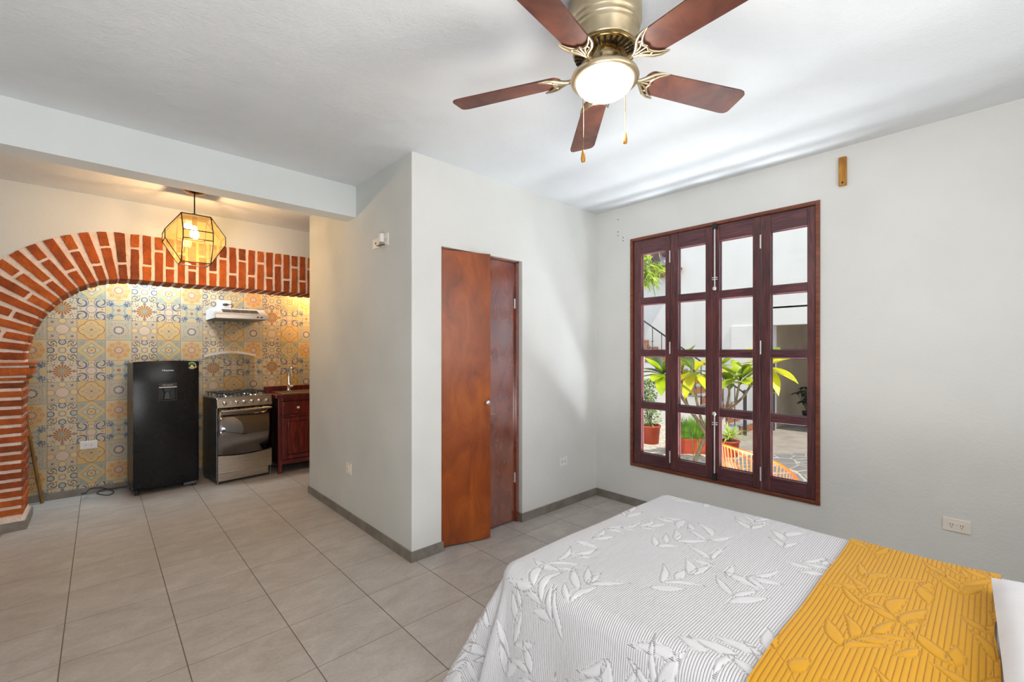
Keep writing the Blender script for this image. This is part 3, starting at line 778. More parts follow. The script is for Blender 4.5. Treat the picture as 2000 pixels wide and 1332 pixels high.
for bx in (.14,.39):
    g=G(); z=.94
    for by in (.12,.32):
        for k in range(4):
            a=PI/4+k*PI/2; g.tube([(bx+.025*math.cos(a),by+.025*math.sin(a),z),(bx+.09*math.cos(a),by+.09*math.sin(a),z+.004),(bx+.11*math.cos(a),by+.11*math.sin(a),.906)],.005,6)
        g.tube([(bx+.075*math.cos(t*PI/8),by+.075*math.sin(t*PI/8),z) for t in range(16)],.0045,6,closed=True)
    g.tube([(bx-.1,.03,z),(bx+.1,.03,z),(bx+.1,.41,z),(bx-.1,.41,z)],.006,6,closed=True)
    for cxx in (-.1,.1):
        for cy in (.03,.41): g.tube([(bx+cxx,cy,z),(bx+cxx,cy,.905)],.006,6)
    g.obj('burner_grate',m_cast,st)
g=G(); 
pl_=[]
n=16
def topz(i): return 1.345+.042*math.sin(PI*i/n)
vs=[(.012+(SW-.03)*i/n,SD-.02,.91) for i in range(n+1)]+[(.012+(SW-.03)*i/n,SD-.012,topz(i)) for i in range(n+1)]
g.add(vs,[(i,i+1,n+2+i,n+1+i) for i in range(n)])
ld=g.obj('glass_lid',m_lid,st)
g=G()
for i in range(n):
    x,x2=.006+(SW-.018)*i/n,.006+(SW-.018)*(i+1)/n
    g.hexa([(x,SD-.03,topz(i)-.022),(x2,SD-.03,topz(i+1)-.022),(x2,SD-.005,topz(i+1)-.022),(x,SD-.005,topz(i)-.022),(x,SD-.03,topz(i)+.006),(x2,SD-.03,topz(i+1)+.006),(x2,SD-.005,topz(i+1)+.006),(x,SD-.005,topz(i)+.006)])
g.obj('lid_trim',m_whitemetal,ld)

# ------------------------------------------------------------------ range hood
hd=thing('range_hood','slim white and steel range hood mounted on tiles above the stove','range hood',(.87,5.97,1.735))
HW=.49
g=G(); prof=[(-.57,0),(-.57,.04),(-.37,.118),(0,.118),(0,0)]
vs=[(0,y,z) for y,z in prof]+[(HW,y,z) for y,z in prof]; n=5
g.add(vs,[(0,1,2,3,4),(9,8,7,6,5)]+[(i,i+5,(i+1)%5+5,(i+1)%5) for i in range(4)])
g.obj('hood_body',m_whitemetal,hd,bevel=.003)
g=G(); g.box(.004,HW-.004,-.573,-.568,.003,.038); fs_=g.obj('hood_fascia',m_steel,hd)
g=G(); g.box(.375,.395,-.577,-.57,.014,.028); g.box(.41,.43,-.577,-.57,.014,.028); g.obj('hood_switches',m_black,hd)
g=G(); sl=(.118-.04)/.2
for i in range(4):
    x=.075+i*.085; g.hexa([(x,-.505,.04+.065*sl+.001),(x+.08,-.505,.04+.065*sl+.001),(x+.08,-.415,.04+.155*sl+.001),(x,-.415,.04+.155*sl+.001),(x,-.505,.04+.065*sl+.004),(x+.08,-.505,.04+.065*sl+.004),(x+.08,-.415,.04+.155*sl+.004),(x,-.415,.04+.155*sl+.004)])
g.obj('vent_grille',m_black,hd)
g=G(); g.box(.02,.235,-.54,-.03,-.006,0); g.box(.255,.47,-.54,-.03,-.006,0); g.obj('grease_filter',m_filter,hd)
g=G(); g.box(.0,HW,-.57,-.54,-.003,0); g.box(0,HW,-.03,0,-.003,0); g.box(.235,.255,-.54,-.03,-.003,0); g.obj('filter_frame',m_steels,hd)
t=thing('wall_outlet','white outlet plate with a black plug just above the range hood','outlet',(1.04,5.97,1.925))
g=G(); g.box(-.07,.07,-.012,0,-.045,.045); g.obj('cover_plate',m_white,t,bevel=.004)
t2=thing('hood_plug','black plug and short cord running from the outlet down to the range hood','plug',(1.06,5.955,1.92))
g=G(); g.tube([(-.03,-.006,0),(-.005,-.02,0),(.02,-.02,0)],[.012,.016,.009],10)
g.tube([(.02,-.02,0),(.05,-.02,.005),(.07,-.02,-.005),(.05,-.02,-.03),(.04,-.02,-.07)],.004,6); g.obj('plug_body',m_black,t2)

# ------------------------------------------------------------------ sink cabinet
sk=thing('sink_cabinet','dark red rosewood sink cabinet right of the stove','cabinet',(1.475,5.46,0))
CW,CD=.80,.50
g=G(); g.box(.0,.04,.0,.04,0,.86); g.box(CW-.04,CW,0,.04,0,.86); g.box(0,.04,CD-.04,CD,0,.86); g.box(CW-.04,CW,CD-.04,CD,0,.86)
g.box(.04,CW-.04,.004,.03,.82,.86); g.box(.04,CW-.04,.004,.03,.635,.66); g.box(.04,CW-.04,.004,.03,.10,.15)
g.obj('carcass_frame',m_cab,sk,bevel=.003)
g=G(); g.box(.006,.02,.04,CD-.04,.1,.86); g.box(CW-.02,CW-.006,.04,CD-.04,.1,.86); g.box(.02,CW-.02,CD-.02,CD-.01,.1,.86); g.box(.02,CW-.02,.03,CD-.02,.1,.11); g.obj('side_boards',m_cabd,sk)
g=G(); g.box(.044,.398,.0,.02,.664,.816); d_=g.obj('drawer',m_cab,sk,bevel=.004)
g=G(); g.box(.195,.222,-.022,-.0,.728,.752); g.obj('drawer_knob',m_ivory,d_,bevel=.004)
g=G(); g.box(.402,.756,.0,.02,.664,.816); d_=g.obj('drawer',m_cab,sk,bevel=.004)
g=G(); g.box(.56,.585,-.022,-.0,.728,.752); g.obj('drawer_knob',m_ivory,d_,bevel=.004)
for x0 in (.044,.402):
    g=G(); x1=x0+.354
    g.box(x0,x0+.055,.0,.02,.154,.631); g.box(x1-.055,x1,.0,.02,.154,.631); g.box(x0+.055,x1-.055,.0,.02,.154,.2); g.box(x0+.055,x1-.055,0,.02,.585,.631)
    g.box(x0+.06,x1-.06,.006,.016,.205,.58)
    g.obj('cabinet_door',m_cab,sk,bevel=.004)
g=G(); g.box(-.03,CW+.03,-.025,CD,.86,.895); g.box(-.03,CW+.03,CD-.025,CD,.895,.96); g.obj('countertop',m_cab,sk,bevel=.004)
sn=thing('sink','stainless drop-in sink set into the red wooden countertop','sink',(1.52,5.48,.897))
g=G(); g.box(0,.7,0,.05,0,.008); g.box(0,.7,.36,.42,0,.008); g.box(0,.05,.05,.36,0,.008); g.box(.45,.7,.05,.36,0,.008)
g.obj('sink_rim',m_steel,sn,bevel=.003)
g=G(); g.box(.05,.45,.05,.36,.001,.003); g.obj('sink_basin',m_steels,sn)
fc=thing('faucet','tall chrome gooseneck faucet behind the sink','faucet',(1.70,5.86,.903))
g=G(); g.lathe([(0,0),(.027,0),(.025,.012),(.019,.02),(.017,.09),(.0,.09)],18); g.obj('faucet_body',m_chrome,fc)
g=G(); g.tube([(0,0,.08),(0,0,.22)]+[(0,-.055+.055*math.cos(a*PI/8),.22+.075*math.sin(a*PI/8)) for a in range(1,8)]+[(0,-.11,.215),(0,-.112,.185)],.0105,12); g.obj('spout',m_chrome,fc)
g=G(); g.tube([(.01,0,.055),(.045,-.01,.06)],.014,12); g.tube([(.045,-.01,.06),(.075,-.03,.07)],.005,8); g.obj('faucet_lever',m_chrome,fc)
# broomstick
bs=tag((lambda g:(g.tube([(-.385,5.90,.0),(-.555,5.94,1.28)],.013,10),g.obj('broomstick',m_broom))[1])(G()),'wooden broomstick leaning behind the brick pillar','broomstick')

# ------------------------------------------------------------------ bed
bx0,bx1,by0,by1,bz=1.165,2.475,-.68,1.335,.555
bed=thing('bed','bed base and mattress under the leafy white coverlet','bed',((bx0+bx1)/2,(by0+by1)/2,0))
w,l=(bx1-bx0)/2-.015,(by1-by0)/2-.015
g=G(); g.box(-w,w,-l,l,.30,bz-.012); g.obj('mattress',m_mattress,bed,bevel=.05,seg=4)
g=G(); g.box(-w,w,-l,l,.16,.298); g.obj('bed_base',m_bedwood,bed,bevel=.01)
for sx_ in(-1,1):
    for sy_ in(-1,1):
        g=G(); g.box(sx_*(w-.06)-.025,sx_*(w-.06)+.025,sy_*(l-.06)-.025,sy_*(l-.06)+.025,0,.162); g.obj('leg',m_bedwood,bed)

def leaf_field(U,V,seed,sprays,lw=(.012,.023),ll=(.09,.17)):
    """signed distance (metres, negative inside) to a field of embroidered leaves"""
    rn=random.Random(seed); D=np.full(U.shape,.1); ST=np.full(U.shape,.1); O=np.full(U.shape,.1)
    def seg(ax,ay,bx,by):
        dx,dy=bx-ax,by-ay; t=np.clip(((U-ax)*dx+(V-ay)*dy)/(dx*dx+dy*dy),0,1)
        return np.hypot(U-ax-t*dx,V-ay-t*dy)
    def leaf(x,y,a,L,W,c):
        nonlocal D,O
        sel=(np.abs(U-x)<L*1.3)&(np.abs(V-y)<L*1.3)
        if not sel.any(): return
        u=(U[sel]-x)*math.cos(a)+(V[sel]-y)*math.sin(a); v=-(U[sel]-x)*math.sin(a)+(V[sel]-y)*math.cos(a)
        s=np.clip(u/L,-.2,1.2); v=v-c*L*np.sin(np.clip(s,0,1)*PI)
        half=W*np.where((s>0)&(s<1),np.sin(np.clip(s,0,1)**.75*PI),-0.6*np.maximum(-s,s-1)*10)
        d=(np.abs(v)-half)*.8
        core=(d<-.003)
        if core.any() and (D[sel][core]<-.001).mean()>.2: return
        O[sel]=np.minimum(O[sel],np.abs(d))
        D[sel]=np.minimum(D[sel],d)
        vein=np.abs(v)+np.where((s>.0)&(s<.8),0,.1); 
    for (sx,sy,sa,n) in sprays:
        x,y,a=sx,sy,sa
        for i in range(n):
            st=rn.uniform(.05,.08); x2,y2=x+st*math.cos(a),y+st*math.sin(a)
            ST=np.minimum(ST,seg(x,y,x2,y2))
            sd=1 if i%2 else -1
            for q in ((sd,) if rn.random()<.4 else (1,-1)):
                leaf(x2,y2,a+q*rn.uniform(.45,.85),rn.uniform(*ll),rn.uniform(*lw),q*rn.uniform(-.12,.06))
            x,y=x2,y2; a+=rn.uniform(-.22,.22)
        leaf(x,y,a,rn.uniform(*ll),rn.uniform(*lw),0)
    return D,ST,O
def quilt_mat(name,col,thread,period,hs,sheen=0):
    nt=NT(name); X.nt=nt
    A=lambda n_: X((lambda q:(setattr(q,'attribute_name',n_),q.outputs['Fac'])[1])(nt.n('ShaderNodeAttribute')))
    sv,su,lf,stm,ed=A('sv'),A('su'),A('leaf'),A('stem'),A('edge')
    inside=X.op('SMOOTH_MIN',1,xmax(0,lf*-140),.2)
    outm=xmin(1,xmax(0,lf*300))
    ph=xfr(sv/period+.5)-.5; tri=1-xa(ph)*2
    strip=xsqrt(xmax(.0,1-xa(ph)*xa(ph)*3.9))
    groove=xmin(1,ed/.0035); gst=xmin(1,stm/.003)
    dots=xfr(su/.0045)>.35
    h=(strip*outm*.75+(1-outm)*(.45+inside*.8))*groove*gst
    wr=X(noise(nt,coords(nt),26,3)); 
    bump(nt,h+wr*.5,1.0,hs)
    line=xmax(xmax((xa(ph)>.38)*outm*dots*.8,(groove<.45)*dots),0)
    c=cmix(nt,line*.85,col,thread); c=cmix(nt,(X(noise(nt,coords(nt),200,2))-.4)*.25,c,tuple(q*.8 for q in col))
    nt.l(c,nt.b.inputs['Base Color']); nt.b.inputs['Roughness'].default_value=.85; nt.b.inputs['Specular IOR Level'].default_value=.15
    nt.b.inputs['Sheen Weight'].default_value=.2
    return nt.mat
m_quilt=quilt_mat('white_quilt',srgb(226,226,230),srgb(118,112,112),.0078,.003)
m_yquilt=quilt_mat('mustard_quilt',srgb(222,162,38),srgb(176,118,18),.0135,.0034)
def drape(name,mat,u0,u1,v0,v1,lift,step,seed,sprays,edgew=0,drop=.47,parent=None):
    """cloth draped over the bed box: (u,v) is the flat cloth, folded down past the bed edges"""
    r=.062; cx0,cx1,cy1=bx0+r,bx1-r,by1-r; cy0=by0-1
    nu,nv=int((u1-u0)/step),int((v1-v0)/step)
    U,V=np.meshgrid(np.linspace(u0,u1,nu),np.linspace(v0,v1,nv),indexing='ij')
    if edgew: 
        s=(V-v0)/(v1-v0); V=V+(1-s)*(edgew*np.sin(U*7+1)+edgew*.5*np.sin(U*17))
    Qx=np.clip(U,cx0,cx1); Qy=np.minimum(V,cy1)
    dx,dy=U-Qx,V-Qy; d=np.hypot(dx,dy)+1e-9; nx,ny=dx/d,dy/d
    corner=np.clip(2*np.abs(nx*ny),0,1)
    arc=r*PI/2; t=np.clip(d/r,0,PI/2)
    ext=np.maximum(d-arc,0)
    side=np.abs(nx)>np.abs(ny)
    fold=.010*np.sin(V*9+1.3)+.006*np.sin(V*23)
    flare=.10+.26*corner
    foldc=.35*corner*np.sin(np.arctan2(dy,np.abs(dx)+1e-9)*8.0+.6)*.5
    hx=r*np.sin(t)+ext*(flare+foldc)+ np.where(side,fold*np.clip(ext/.2,0,1),0)
    hz=r*(1-np.cos(t))+ext*np.sqrt(np.maximum(1-flare**2,.3))
    X_=Qx+nx*(hx+lift*np.sin(t)); Y_=Qy+ny*(hx+lift*np.sin(t)); Z_=bz+lift*np.cos(t)-hz
    wr=.0035*np.sin(U*11+2*np.sin(V*5))*np.sin(V*8+1.5)+.003*np.sin(U*4+V*6)
    Z_=Z_+wr*np.cos(t)
    Z_=np.maximum(Z_,.012)
    D,ST,O=leaf_field(U,V,seed,sprays)
    # puffed leaves as true relief
    pf=np.clip(-D/.010,0,1)*.0012
    Z_=Z_+pf*np.cos(t); X_=X_+nx*pf*np.sin(t); Y_=Y_+ny*pf*np.sin(t)
    maxd=np.where(True,drop+.10*corner+.004*np.sin(V*30),0)
    ok=d<maxd
    n=nu*nv; ids=np.arange(n).reshape(nu,nv)
    okq=ok[:-1,:-1]&ok[1:,:-1]&ok[:-1,1:]&ok[1:,1:]
    q=np.stack([ids[:-1,:-1],ids[1:,:-1],ids[1:,1:],ids[:-1,1:]],-1)[okq]
    used=np.unique(q); remap=-np.ones(n,int); remap[used]=np.arange(len(used)); q=remap[q]
    co=np.stack([X_.ravel(),Y_.ravel(),Z_.ravel()],-1)[used]
    me=bpy.data.meshes.new(name); me.vertices.add(len(used)); me.vertices.foreach_set('co',co.ravel())
    nf=len(q); me.loops.add(nf*4); me.polygons.add(nf)
    me.loops.foreach_set('vertex_index',q.ravel().astype(np.int32)); me.polygons.foreach_set('loop_start',np.arange(0,nf*4,4,dtype=np.int32))
    me.polygons.foreach_set('use_smooth',np.ones(nf,bool)); me.update(calc_edges=True); me.validate()
    for nm,arr in (('su',U),('sv',V),('leaf',D),('stem',ST),('edge',O)):
        at_=me.attributes.new(nm,'FLOAT','POINT'); at_.data.foreach_set('value',arr.ravel()[used].astype(np.float32))
    me.materials.append(mat)
    o=bpy.data.objects.new(name,me); C.objects.link(o); return o
rn=random.Random(11)
spr=[]
for ix_ in range(9):
    for iy_ in range(8):
        spr.append((bx0-.45+ix_*.235+rn.uniform(-.07,.07),.36+iy_*.215+rn.uniform(-.06,.06),rn.choice([.2,-.5,.9,.5,2.6,-.9])+rn.uniform(-.4,.4),rn.choice([2,3,3,4])))
bsprd=drape('coverlet',m_quilt,bx0-.48,bx1+.45,by0,by1+.5,.006,.0058,5,spr)
tag(bsprd,'white quilted coverlet with embossed leaf pattern draped over the bed','coverlet')
spr2=[(bx0-.3+ix_*.2+rn.uniform(-.05,.05),.02+iy_*.14+rn.uniform(-.04,.04),rn.choice([.15,-.3,.4,2.9])+rn.uniform(-.25,.25),rn.choice([2,3,3])) for ix_ in range(9) for iy_ in range(3)]
th=drape('bed_runner',m_yquilt,bx0-.44,bx1+.42,-.02,.418,.016,.0055,9,spr2,edgew=.008,drop=.43)
tag(th,'mustard yellow quilted runner laid across the bed','throw')
# pillow
pw=thing('pillow','plain white pillow at the head of the bed beside the yellow runner','pillow',(1.80,-.285,bz+.012),.03)
nu,nv=40,28; vs=[];fs=[]
for side in (1,-1):
    for i in range(nu+1):
        for j in range(nv+1):
            u=-1+2*i/nu;v=-1+2*j/nv
            k=max(0,(1-abs(u)**2.6))**.5*max(0,(1-abs(v)**2.6))**.5
            pin=1-.05*(1-abs(v)**2)*(abs(u)**4); 
            vs.append((u*.43,v*.27,.06+side*.06*k+.004*math.sin(6*u+3*v)*k))
o_=(nu+1)*(nv+1)
for i in range(nu):
    for j in range(nv):
        a=i*(nv+1)+j; fs.append((a,a+nv+1,a+nv+2,a+1)); fs.append((o_+a,o_+a+1,o_+a+nv+2,o_+a+nv+1))
g=G(); g.add(vs,fs,0,True); g.obj('pillow_case',M('white_cotton',srgb(232,232,234),.9,0,srgb(226,226,230),5,.15,60),pw)
PLACE_OUTDOORS=True

# ------------------------------------------------------------------ courtyard
GZ=-.35
def sground(name,mat,x0,x1,y0,y1,z0,z1): return sbox(name,mat,(x0,x1,y0,y1,z0,z1))
sground('floor_courtyard',m_ground,3.68,10.9,-4,14,GZ-.2,GZ)
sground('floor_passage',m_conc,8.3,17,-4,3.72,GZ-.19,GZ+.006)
XB=10.8
OY=on_x(1508,700,XB).y; OZ=1.95
sbox('wall_courtyard',m_ext,(XB,XB+.3,OY,14,GZ,7),(XB,XB+.3,-4,OY,OZ,7))
# slab edge band over the passage and a shallow panel left of it
sbox('trim_2',m_ext,(XB-.025,XB,-4,OY+.02,OZ+.0,OZ+.36))
sbox('trim_3',m_ext,(XB-.03,XB,OY,OY+.85,GZ,OZ+.0))
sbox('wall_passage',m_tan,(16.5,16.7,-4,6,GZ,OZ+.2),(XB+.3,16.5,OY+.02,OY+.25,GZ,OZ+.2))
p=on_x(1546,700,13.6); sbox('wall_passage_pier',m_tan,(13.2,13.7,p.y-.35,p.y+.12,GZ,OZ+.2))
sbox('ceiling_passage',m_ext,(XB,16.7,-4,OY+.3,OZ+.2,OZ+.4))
g=G(); g.tube([(XB-.05,OY-.02,GZ),(XB-.05,OY-.02,1.25)],.05,10); tag(g.obj('iron_post',m_iron),'tall dark post at the edge of the shaded passage opening','post')
# slate stones; the shadow over them is part of their dark colour
st_=thing('stone_path','slate paving darkened as if in shadow beside the orange chair in the courtyard','paving',(7.6,1.9,GZ))
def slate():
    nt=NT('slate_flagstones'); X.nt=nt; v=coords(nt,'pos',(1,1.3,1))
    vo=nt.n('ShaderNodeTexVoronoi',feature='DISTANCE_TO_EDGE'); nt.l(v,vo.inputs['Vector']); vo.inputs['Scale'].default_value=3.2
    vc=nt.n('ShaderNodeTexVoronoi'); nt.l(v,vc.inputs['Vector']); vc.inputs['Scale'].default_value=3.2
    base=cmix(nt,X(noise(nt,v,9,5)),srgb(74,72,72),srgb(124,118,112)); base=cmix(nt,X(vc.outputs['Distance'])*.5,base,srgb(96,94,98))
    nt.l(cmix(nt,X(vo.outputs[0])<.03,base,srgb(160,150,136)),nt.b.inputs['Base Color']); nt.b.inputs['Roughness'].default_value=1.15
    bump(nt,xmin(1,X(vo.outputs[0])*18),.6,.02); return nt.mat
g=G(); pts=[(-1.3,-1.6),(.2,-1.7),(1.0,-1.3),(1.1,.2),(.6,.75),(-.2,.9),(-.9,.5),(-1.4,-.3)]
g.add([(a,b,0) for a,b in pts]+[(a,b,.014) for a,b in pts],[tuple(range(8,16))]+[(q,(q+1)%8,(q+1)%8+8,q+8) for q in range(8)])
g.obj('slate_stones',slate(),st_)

# staircase with railing
SX=9.7
def sy(px): return on_x(px,700,SX).y
ny=on_x(1455,800,SX)
sc=thing('staircase','outdoor stairs with terracotta risers and iron railing climbing the courtyard wall','stairs',(SX,ny.y,GZ))
g=G(); run,rise=.27,.185
for i in range(14):
    z=(i+1)*rise; y=.12+i*run
    g.box(0,XB-SX,y,y+run*(14-i) if False else y+run,0,z-.03,0)
g.obj('stair_mass',m_ext,sc)
g=G(); g2=G()
for i in range(14):
    y=.12+i*run; g.box(-.02,XB-SX,y-.02,y+run,(i+1)*rise-.03,(i+1)*rise,0); g2.box(.0,XB-SX,y-.012,y,i*rise,(i+1)*rise-.03)
g.obj('treads',m_step,sc); g2.obj('risers',m_terr,sc)
g=G()
def rail(y): return .82+max(0,(y-.0))*rise/run
g.tube([(0,0,.0),(0,0,.85)],.035,10); g.lathe([(0,.85),(.045,.86),(.05,.89),(.03,.93),(0,.94)],12)
g.obj('newel_post',m_iron,sc)
g=G(); g.tube([(0,0,.86)]+[(0,y,rail(y)+.06) for y in (.4,1.2,2.4,3.6)],.018,8)
g.obj('handrail',m_iron,sc)
g=G()
for i in range(15):
    y=.2+i*.235; zb0=(max(0,int((y-.12)/run))+1)*rise
    g.tube([(0,y,zb0),(0,y,rail(y)+.05)],.0095,6)
    if i%2==0:
        zc=(zb0+rail(y))/2+.1; g.tube([(0,y-.03,zc),(0,y+.03,zc)],.008,6)
        # S scroll
        sp_=[(0,y+.1+.055*math.cos(t*.5)*(1-t/22),zb0+.16+.055*math.sin(t*.5)*(1-t/22)) for t in range(18)]
        g.tube(sp_,.007,5)
        sp_=[(0,y+.1-.055*math.cos(t*.5)*(1-t/22),zb0+.36-.055*math.sin(t*.5)*(1-t/22)) for t in range(18)]
        g.tube(sp_,.007,5)
g.obj('balusters',m_iron,sc)
# balcony window on courtyard wall
wy0,wy1=on_x(1330,500,XB).y,on_x(1271,500,XB).y
w2=struct(bpy.data.objects.new('window_2',None)); C.objects.link(w2); w2.location=(XB,0,0)
g=G(); g.box(-.06,0,wy0+.2,wy1,3.45,5.4); g.obj('window_frame',m_winv,w2,bevel=.01)
g=G(); g.box(-.07,-.055,wy0+.3,wy1-.32,3.62,5.3); g.obj('curtain',m_curtain,w2)
g=G(); yc=(wy0+wy1)/2-.02
g.tube([(-.09,wy0+.28+i*(wy1-wy0-.6)/10,4.05+.35*math.sin(PI*i/10)*-1+.15) for i in range(11)],.05,6); g.obj('carved_swag',m_winv,w2)
lg=thing('window_ledge','terracotta ledge under the upper balcony window across the courtyard','ledge',(XB,(wy0+wy1)/2,3.3))
g=G(); hw=(wy1-wy0)/2; g.box(-.25,0,-hw,hw+.4,0,.14); g.box(-.32,0,-hw-.04,hw+.4,.14,.2); g.obj('ledge_slab',m_terr,lg,bevel=.02)

# ------------------------------------------------------------------ plants
def leafshape(g,base,d,up,L,W,m=0,droop=.25,fold=.25,n=7,tip=1.0,power=.8):
    d=Vector(d).normalized(); up=Vector(up); side=d.cross(up)
    if side.length<1e-3: side=Vector((1,0,0))
    side.normalize(); up=side.cross(d).normalized()
    vs=[];fs=[]
    for i in range(n+1):
        s=i/n; p=Vector(base)+d*(L*s)-Vector((0,0,1))*(droop*L*s*s)
        w=W*math.sin(min(1,s**power*.97+.03)*PI)*.5
        vs+= [p-side*w+up*w*fold,p,p+side*w+up*w*fold]
    for i in range(n):
        a=3*i;b=a+3; fs+= [(a,a+1,b+1,b),(a+1,a+2,b+2,b+1)]
    g.add(vs,fs,m,True)
tree=thing('plumeria_tree','young plumeria tree with long glossy yellow-green leaves outside the window','tree',at(1352,960,6.45))
to=Vector(tree.location); to.z=GZ; tree.location=to
rn=random.Random(21)
def br(g,pts,r0,r1):
    P=[Vector(p)-to for p in pts]; n=len(P); g.tube(P,[.78*(r0+(r1-r0)*i/(n-1)) for i in range(n)],8)
g=G()
t0=6.45
fork=at(1380,848,t0)
br(g,[to,at(1358,898,t0),fork],.045,.034)
heads=[]
def limb(pts,r0=.03,r1=.017,nl=11,mats=(0,0,2),L=.34):
    br(g,pts,r0,r1); heads.append((Vector(pts[-1])-to,(Vector(pts[-1])-Vector(pts[-2])).normalized(),nl,mats,L))
limb([fork,at(1352,805,t0),at(1325,766,6.3),at(1306,745,6.2),at(1293,728,6.1)],.035,.018,15,(1,1,0,1),.46)
limb([fork,at(1368,815,t0),at(1360,780,6.4),at(1357,750,6.4),at(1355,722,6.4)],.03,.018,15,(0,2,0,1),.42)
limb([fork,at(1400,830,6.5),at(1418,805,6.5),at(1424,770,6.5),at(1424,745,6.5)],.03,.016,12,(0,2,1),.38)
limb([at(1418,805,6.5),at(1436,790,6.4),at(1442,760,6.3),at(1446,738,6.2)],.026,.018,15,(0,1,0),.44)
limb([at(1436,790,6.4),at(1452,775,6.4),at(1468,750,6.3),at(1490,722,6.2),at(1502,712,6.2)],.024,.018,15,(2,0,2),.42)
limb([fork,at(1345,800,6.7),at(1330,740,6.8),at(1335,705,6.8)],.02,.014,11,(0,0,2),.38)
limb([at(1400,830,6.5),at(1412,770,6.8),at(1400,715,6.8)],.02,.014,11,(0,2,0),.38)
g.obj('trunk',m_trunk,tree)
g=G()
for (p,d,nl,ms,L) in heads:
    for i in range(nl):
        a=i*2.399963; el=rn.uniform(-.75,.75) if i>3 else rn.uniform(.6,1.1)
        dd=Vector((math.cos(a)*math.cos(el),math.sin(a)*math.cos(el),math.sin(el)+.05))+d*.15
        leafshape(g,p-d*rn.uniform(0,.06),dd,(0,0,1),L*rn.uniform(.8,1.15),L*rn.uniform(.34,.42),rn.choice(ms),rn.uniform(.1,.45),.22,8,power=1.25)
lo=g.obj('leaves',[m_leaf,m_leafd,m_leafy],tree)
def pot(parent,r,h,m=None,taper=.82):
    g=G(); g.lathe([(0,0),(r*taper,0),(r*.98,h*.9),(r*1.05,h*.9),(r*1.07,h),(r*.95,h),(r*.93,h*.88),(0,h*.88)],28); o=g.obj('pot',m or m_pot,parent)
    g=G(); g.lathe([(r*.93,h*.9),(0,h*.93)],20); g.obj('soil',m_soil,parent)
    return o
tp=at(1270,866,8.38)
p1=thing('potted_shrub','small leafy shrub in a round terracotta pot left of the courtyard window view','potted plant',(tp.x,tp.y,GZ))
pot(p1,.185,.34)
g=G(); rn=random.Random(8)
for i in range(9): 
    a=rn.uniform(0,2*PI); g.tube([(0,0,.3),(.06*math.cos(a),.06*math.sin(a),.5),(.16*math.cos(a),.16*math.sin(a),rn.uniform(.6,1.05))],.006,5)
g.obj('stems',m_trunk,p1)
g=G()
for i in range(900):
    z=rn.uniform(.34,1.2); rr=(.24 if z<.75 else .15)*math.sqrt(rn.random()); a=rn.uniform(0,2*PI)
    dd=Vector((rn.uniform(-1,1),rn.uniform(-1,1),rn.uniform(-.2,1)))
    leafshape(g,(rr*math.cos(a)-.03,rr*math.sin(a)+.02,z),dd,(0,0,1),.075,.032,0,.2,.2,3)
g.obj('foliage',m_bush,p1)
tp=at(1352,884,7.6)
p2=thing('grass_planter','long terracotta trough planted with upright green grass','planter',(tp.x,tp.y,GZ),math.atan2(-FX,FY))
g=G(); g.hexa([(-.30,-.11,0),(.24,-.11,0),(.24,.11,0),(-.30,.11,0),(-.33,-.14,.25),(.27,-.14,.25),(.27,.14,.25),(-.33,.14,.25)]); g.obj('trough',m_pot,p2,bevel=.012)
g=G()
for i in range(520):
    x,y=rn.uniform(-.3,.25),rn.uniform(-.11,.11); leafshape(g,(x,y,.24),(rn.gauss(0,.22),rn.gauss(0,.22),1),(0,1,0),rn.uniform(.22,.46),.014,0,rn.uniform(0,.25),.1,4)
for (x,l_) in ((-.06,.5),(.02,.55),(.05,.42)):
    g.tube([(x,-.13,.26),(x-.02,-.2,.3),(x-.03,-.25,.1),(x-.03,-.27,-.05+.05)],.006,5,0)
g.obj('grass',m_grass,p2)
tp=at(1425,882,7.35)
p3=thing('spider_plant','spiky pale green spider plant in a terracotta pot behind the orange chair','potted plant',(tp.x,tp.y,GZ))
pot(p3,.15,.26)
g=G()
for i in range(110):
    a=rn.uniform(0,2*PI); el=rn.uniform(.35,1.35); leafshape(g,(0,0,.27),(math.cos(a)*math.cos(el),math.sin(a)*math.cos(el),math.sin(el)),(0,0,1),rn.uniform(.3,.46),.022,0,rn.uniform(.2,.6),.2,7)
g.obj('foliage',m_spider,p3)
tp=at(1569,835,10.2)
p4=thing('shade_plant','dark leafy potted plant standing in the shaded passage','potted plant',(tp.x,tp.y-.1,GZ+.006))
pot(p4,.12,.35,m_iron)
g=G()
for i in range(26):
    a=rn.uniform(0,2*PI); el=rn.uniform(.95,1.45); l_=rn.uniform(.3,.62)
    q=Vector((math.cos(a)*math.cos(el)*l_,math.sin(a)*math.cos(el)*l_,.3+math.sin(el)*l_)); g.tube([(0,0,.3),q],.005,4)
    for k in range(3): leafshape(g,q,(math.cos(a+k-1),math.sin(a+k-1),-.2),(0,0,1),.15,.08,0,.3,.2,5)
g.obj('foliage',m_dleaf,p4)
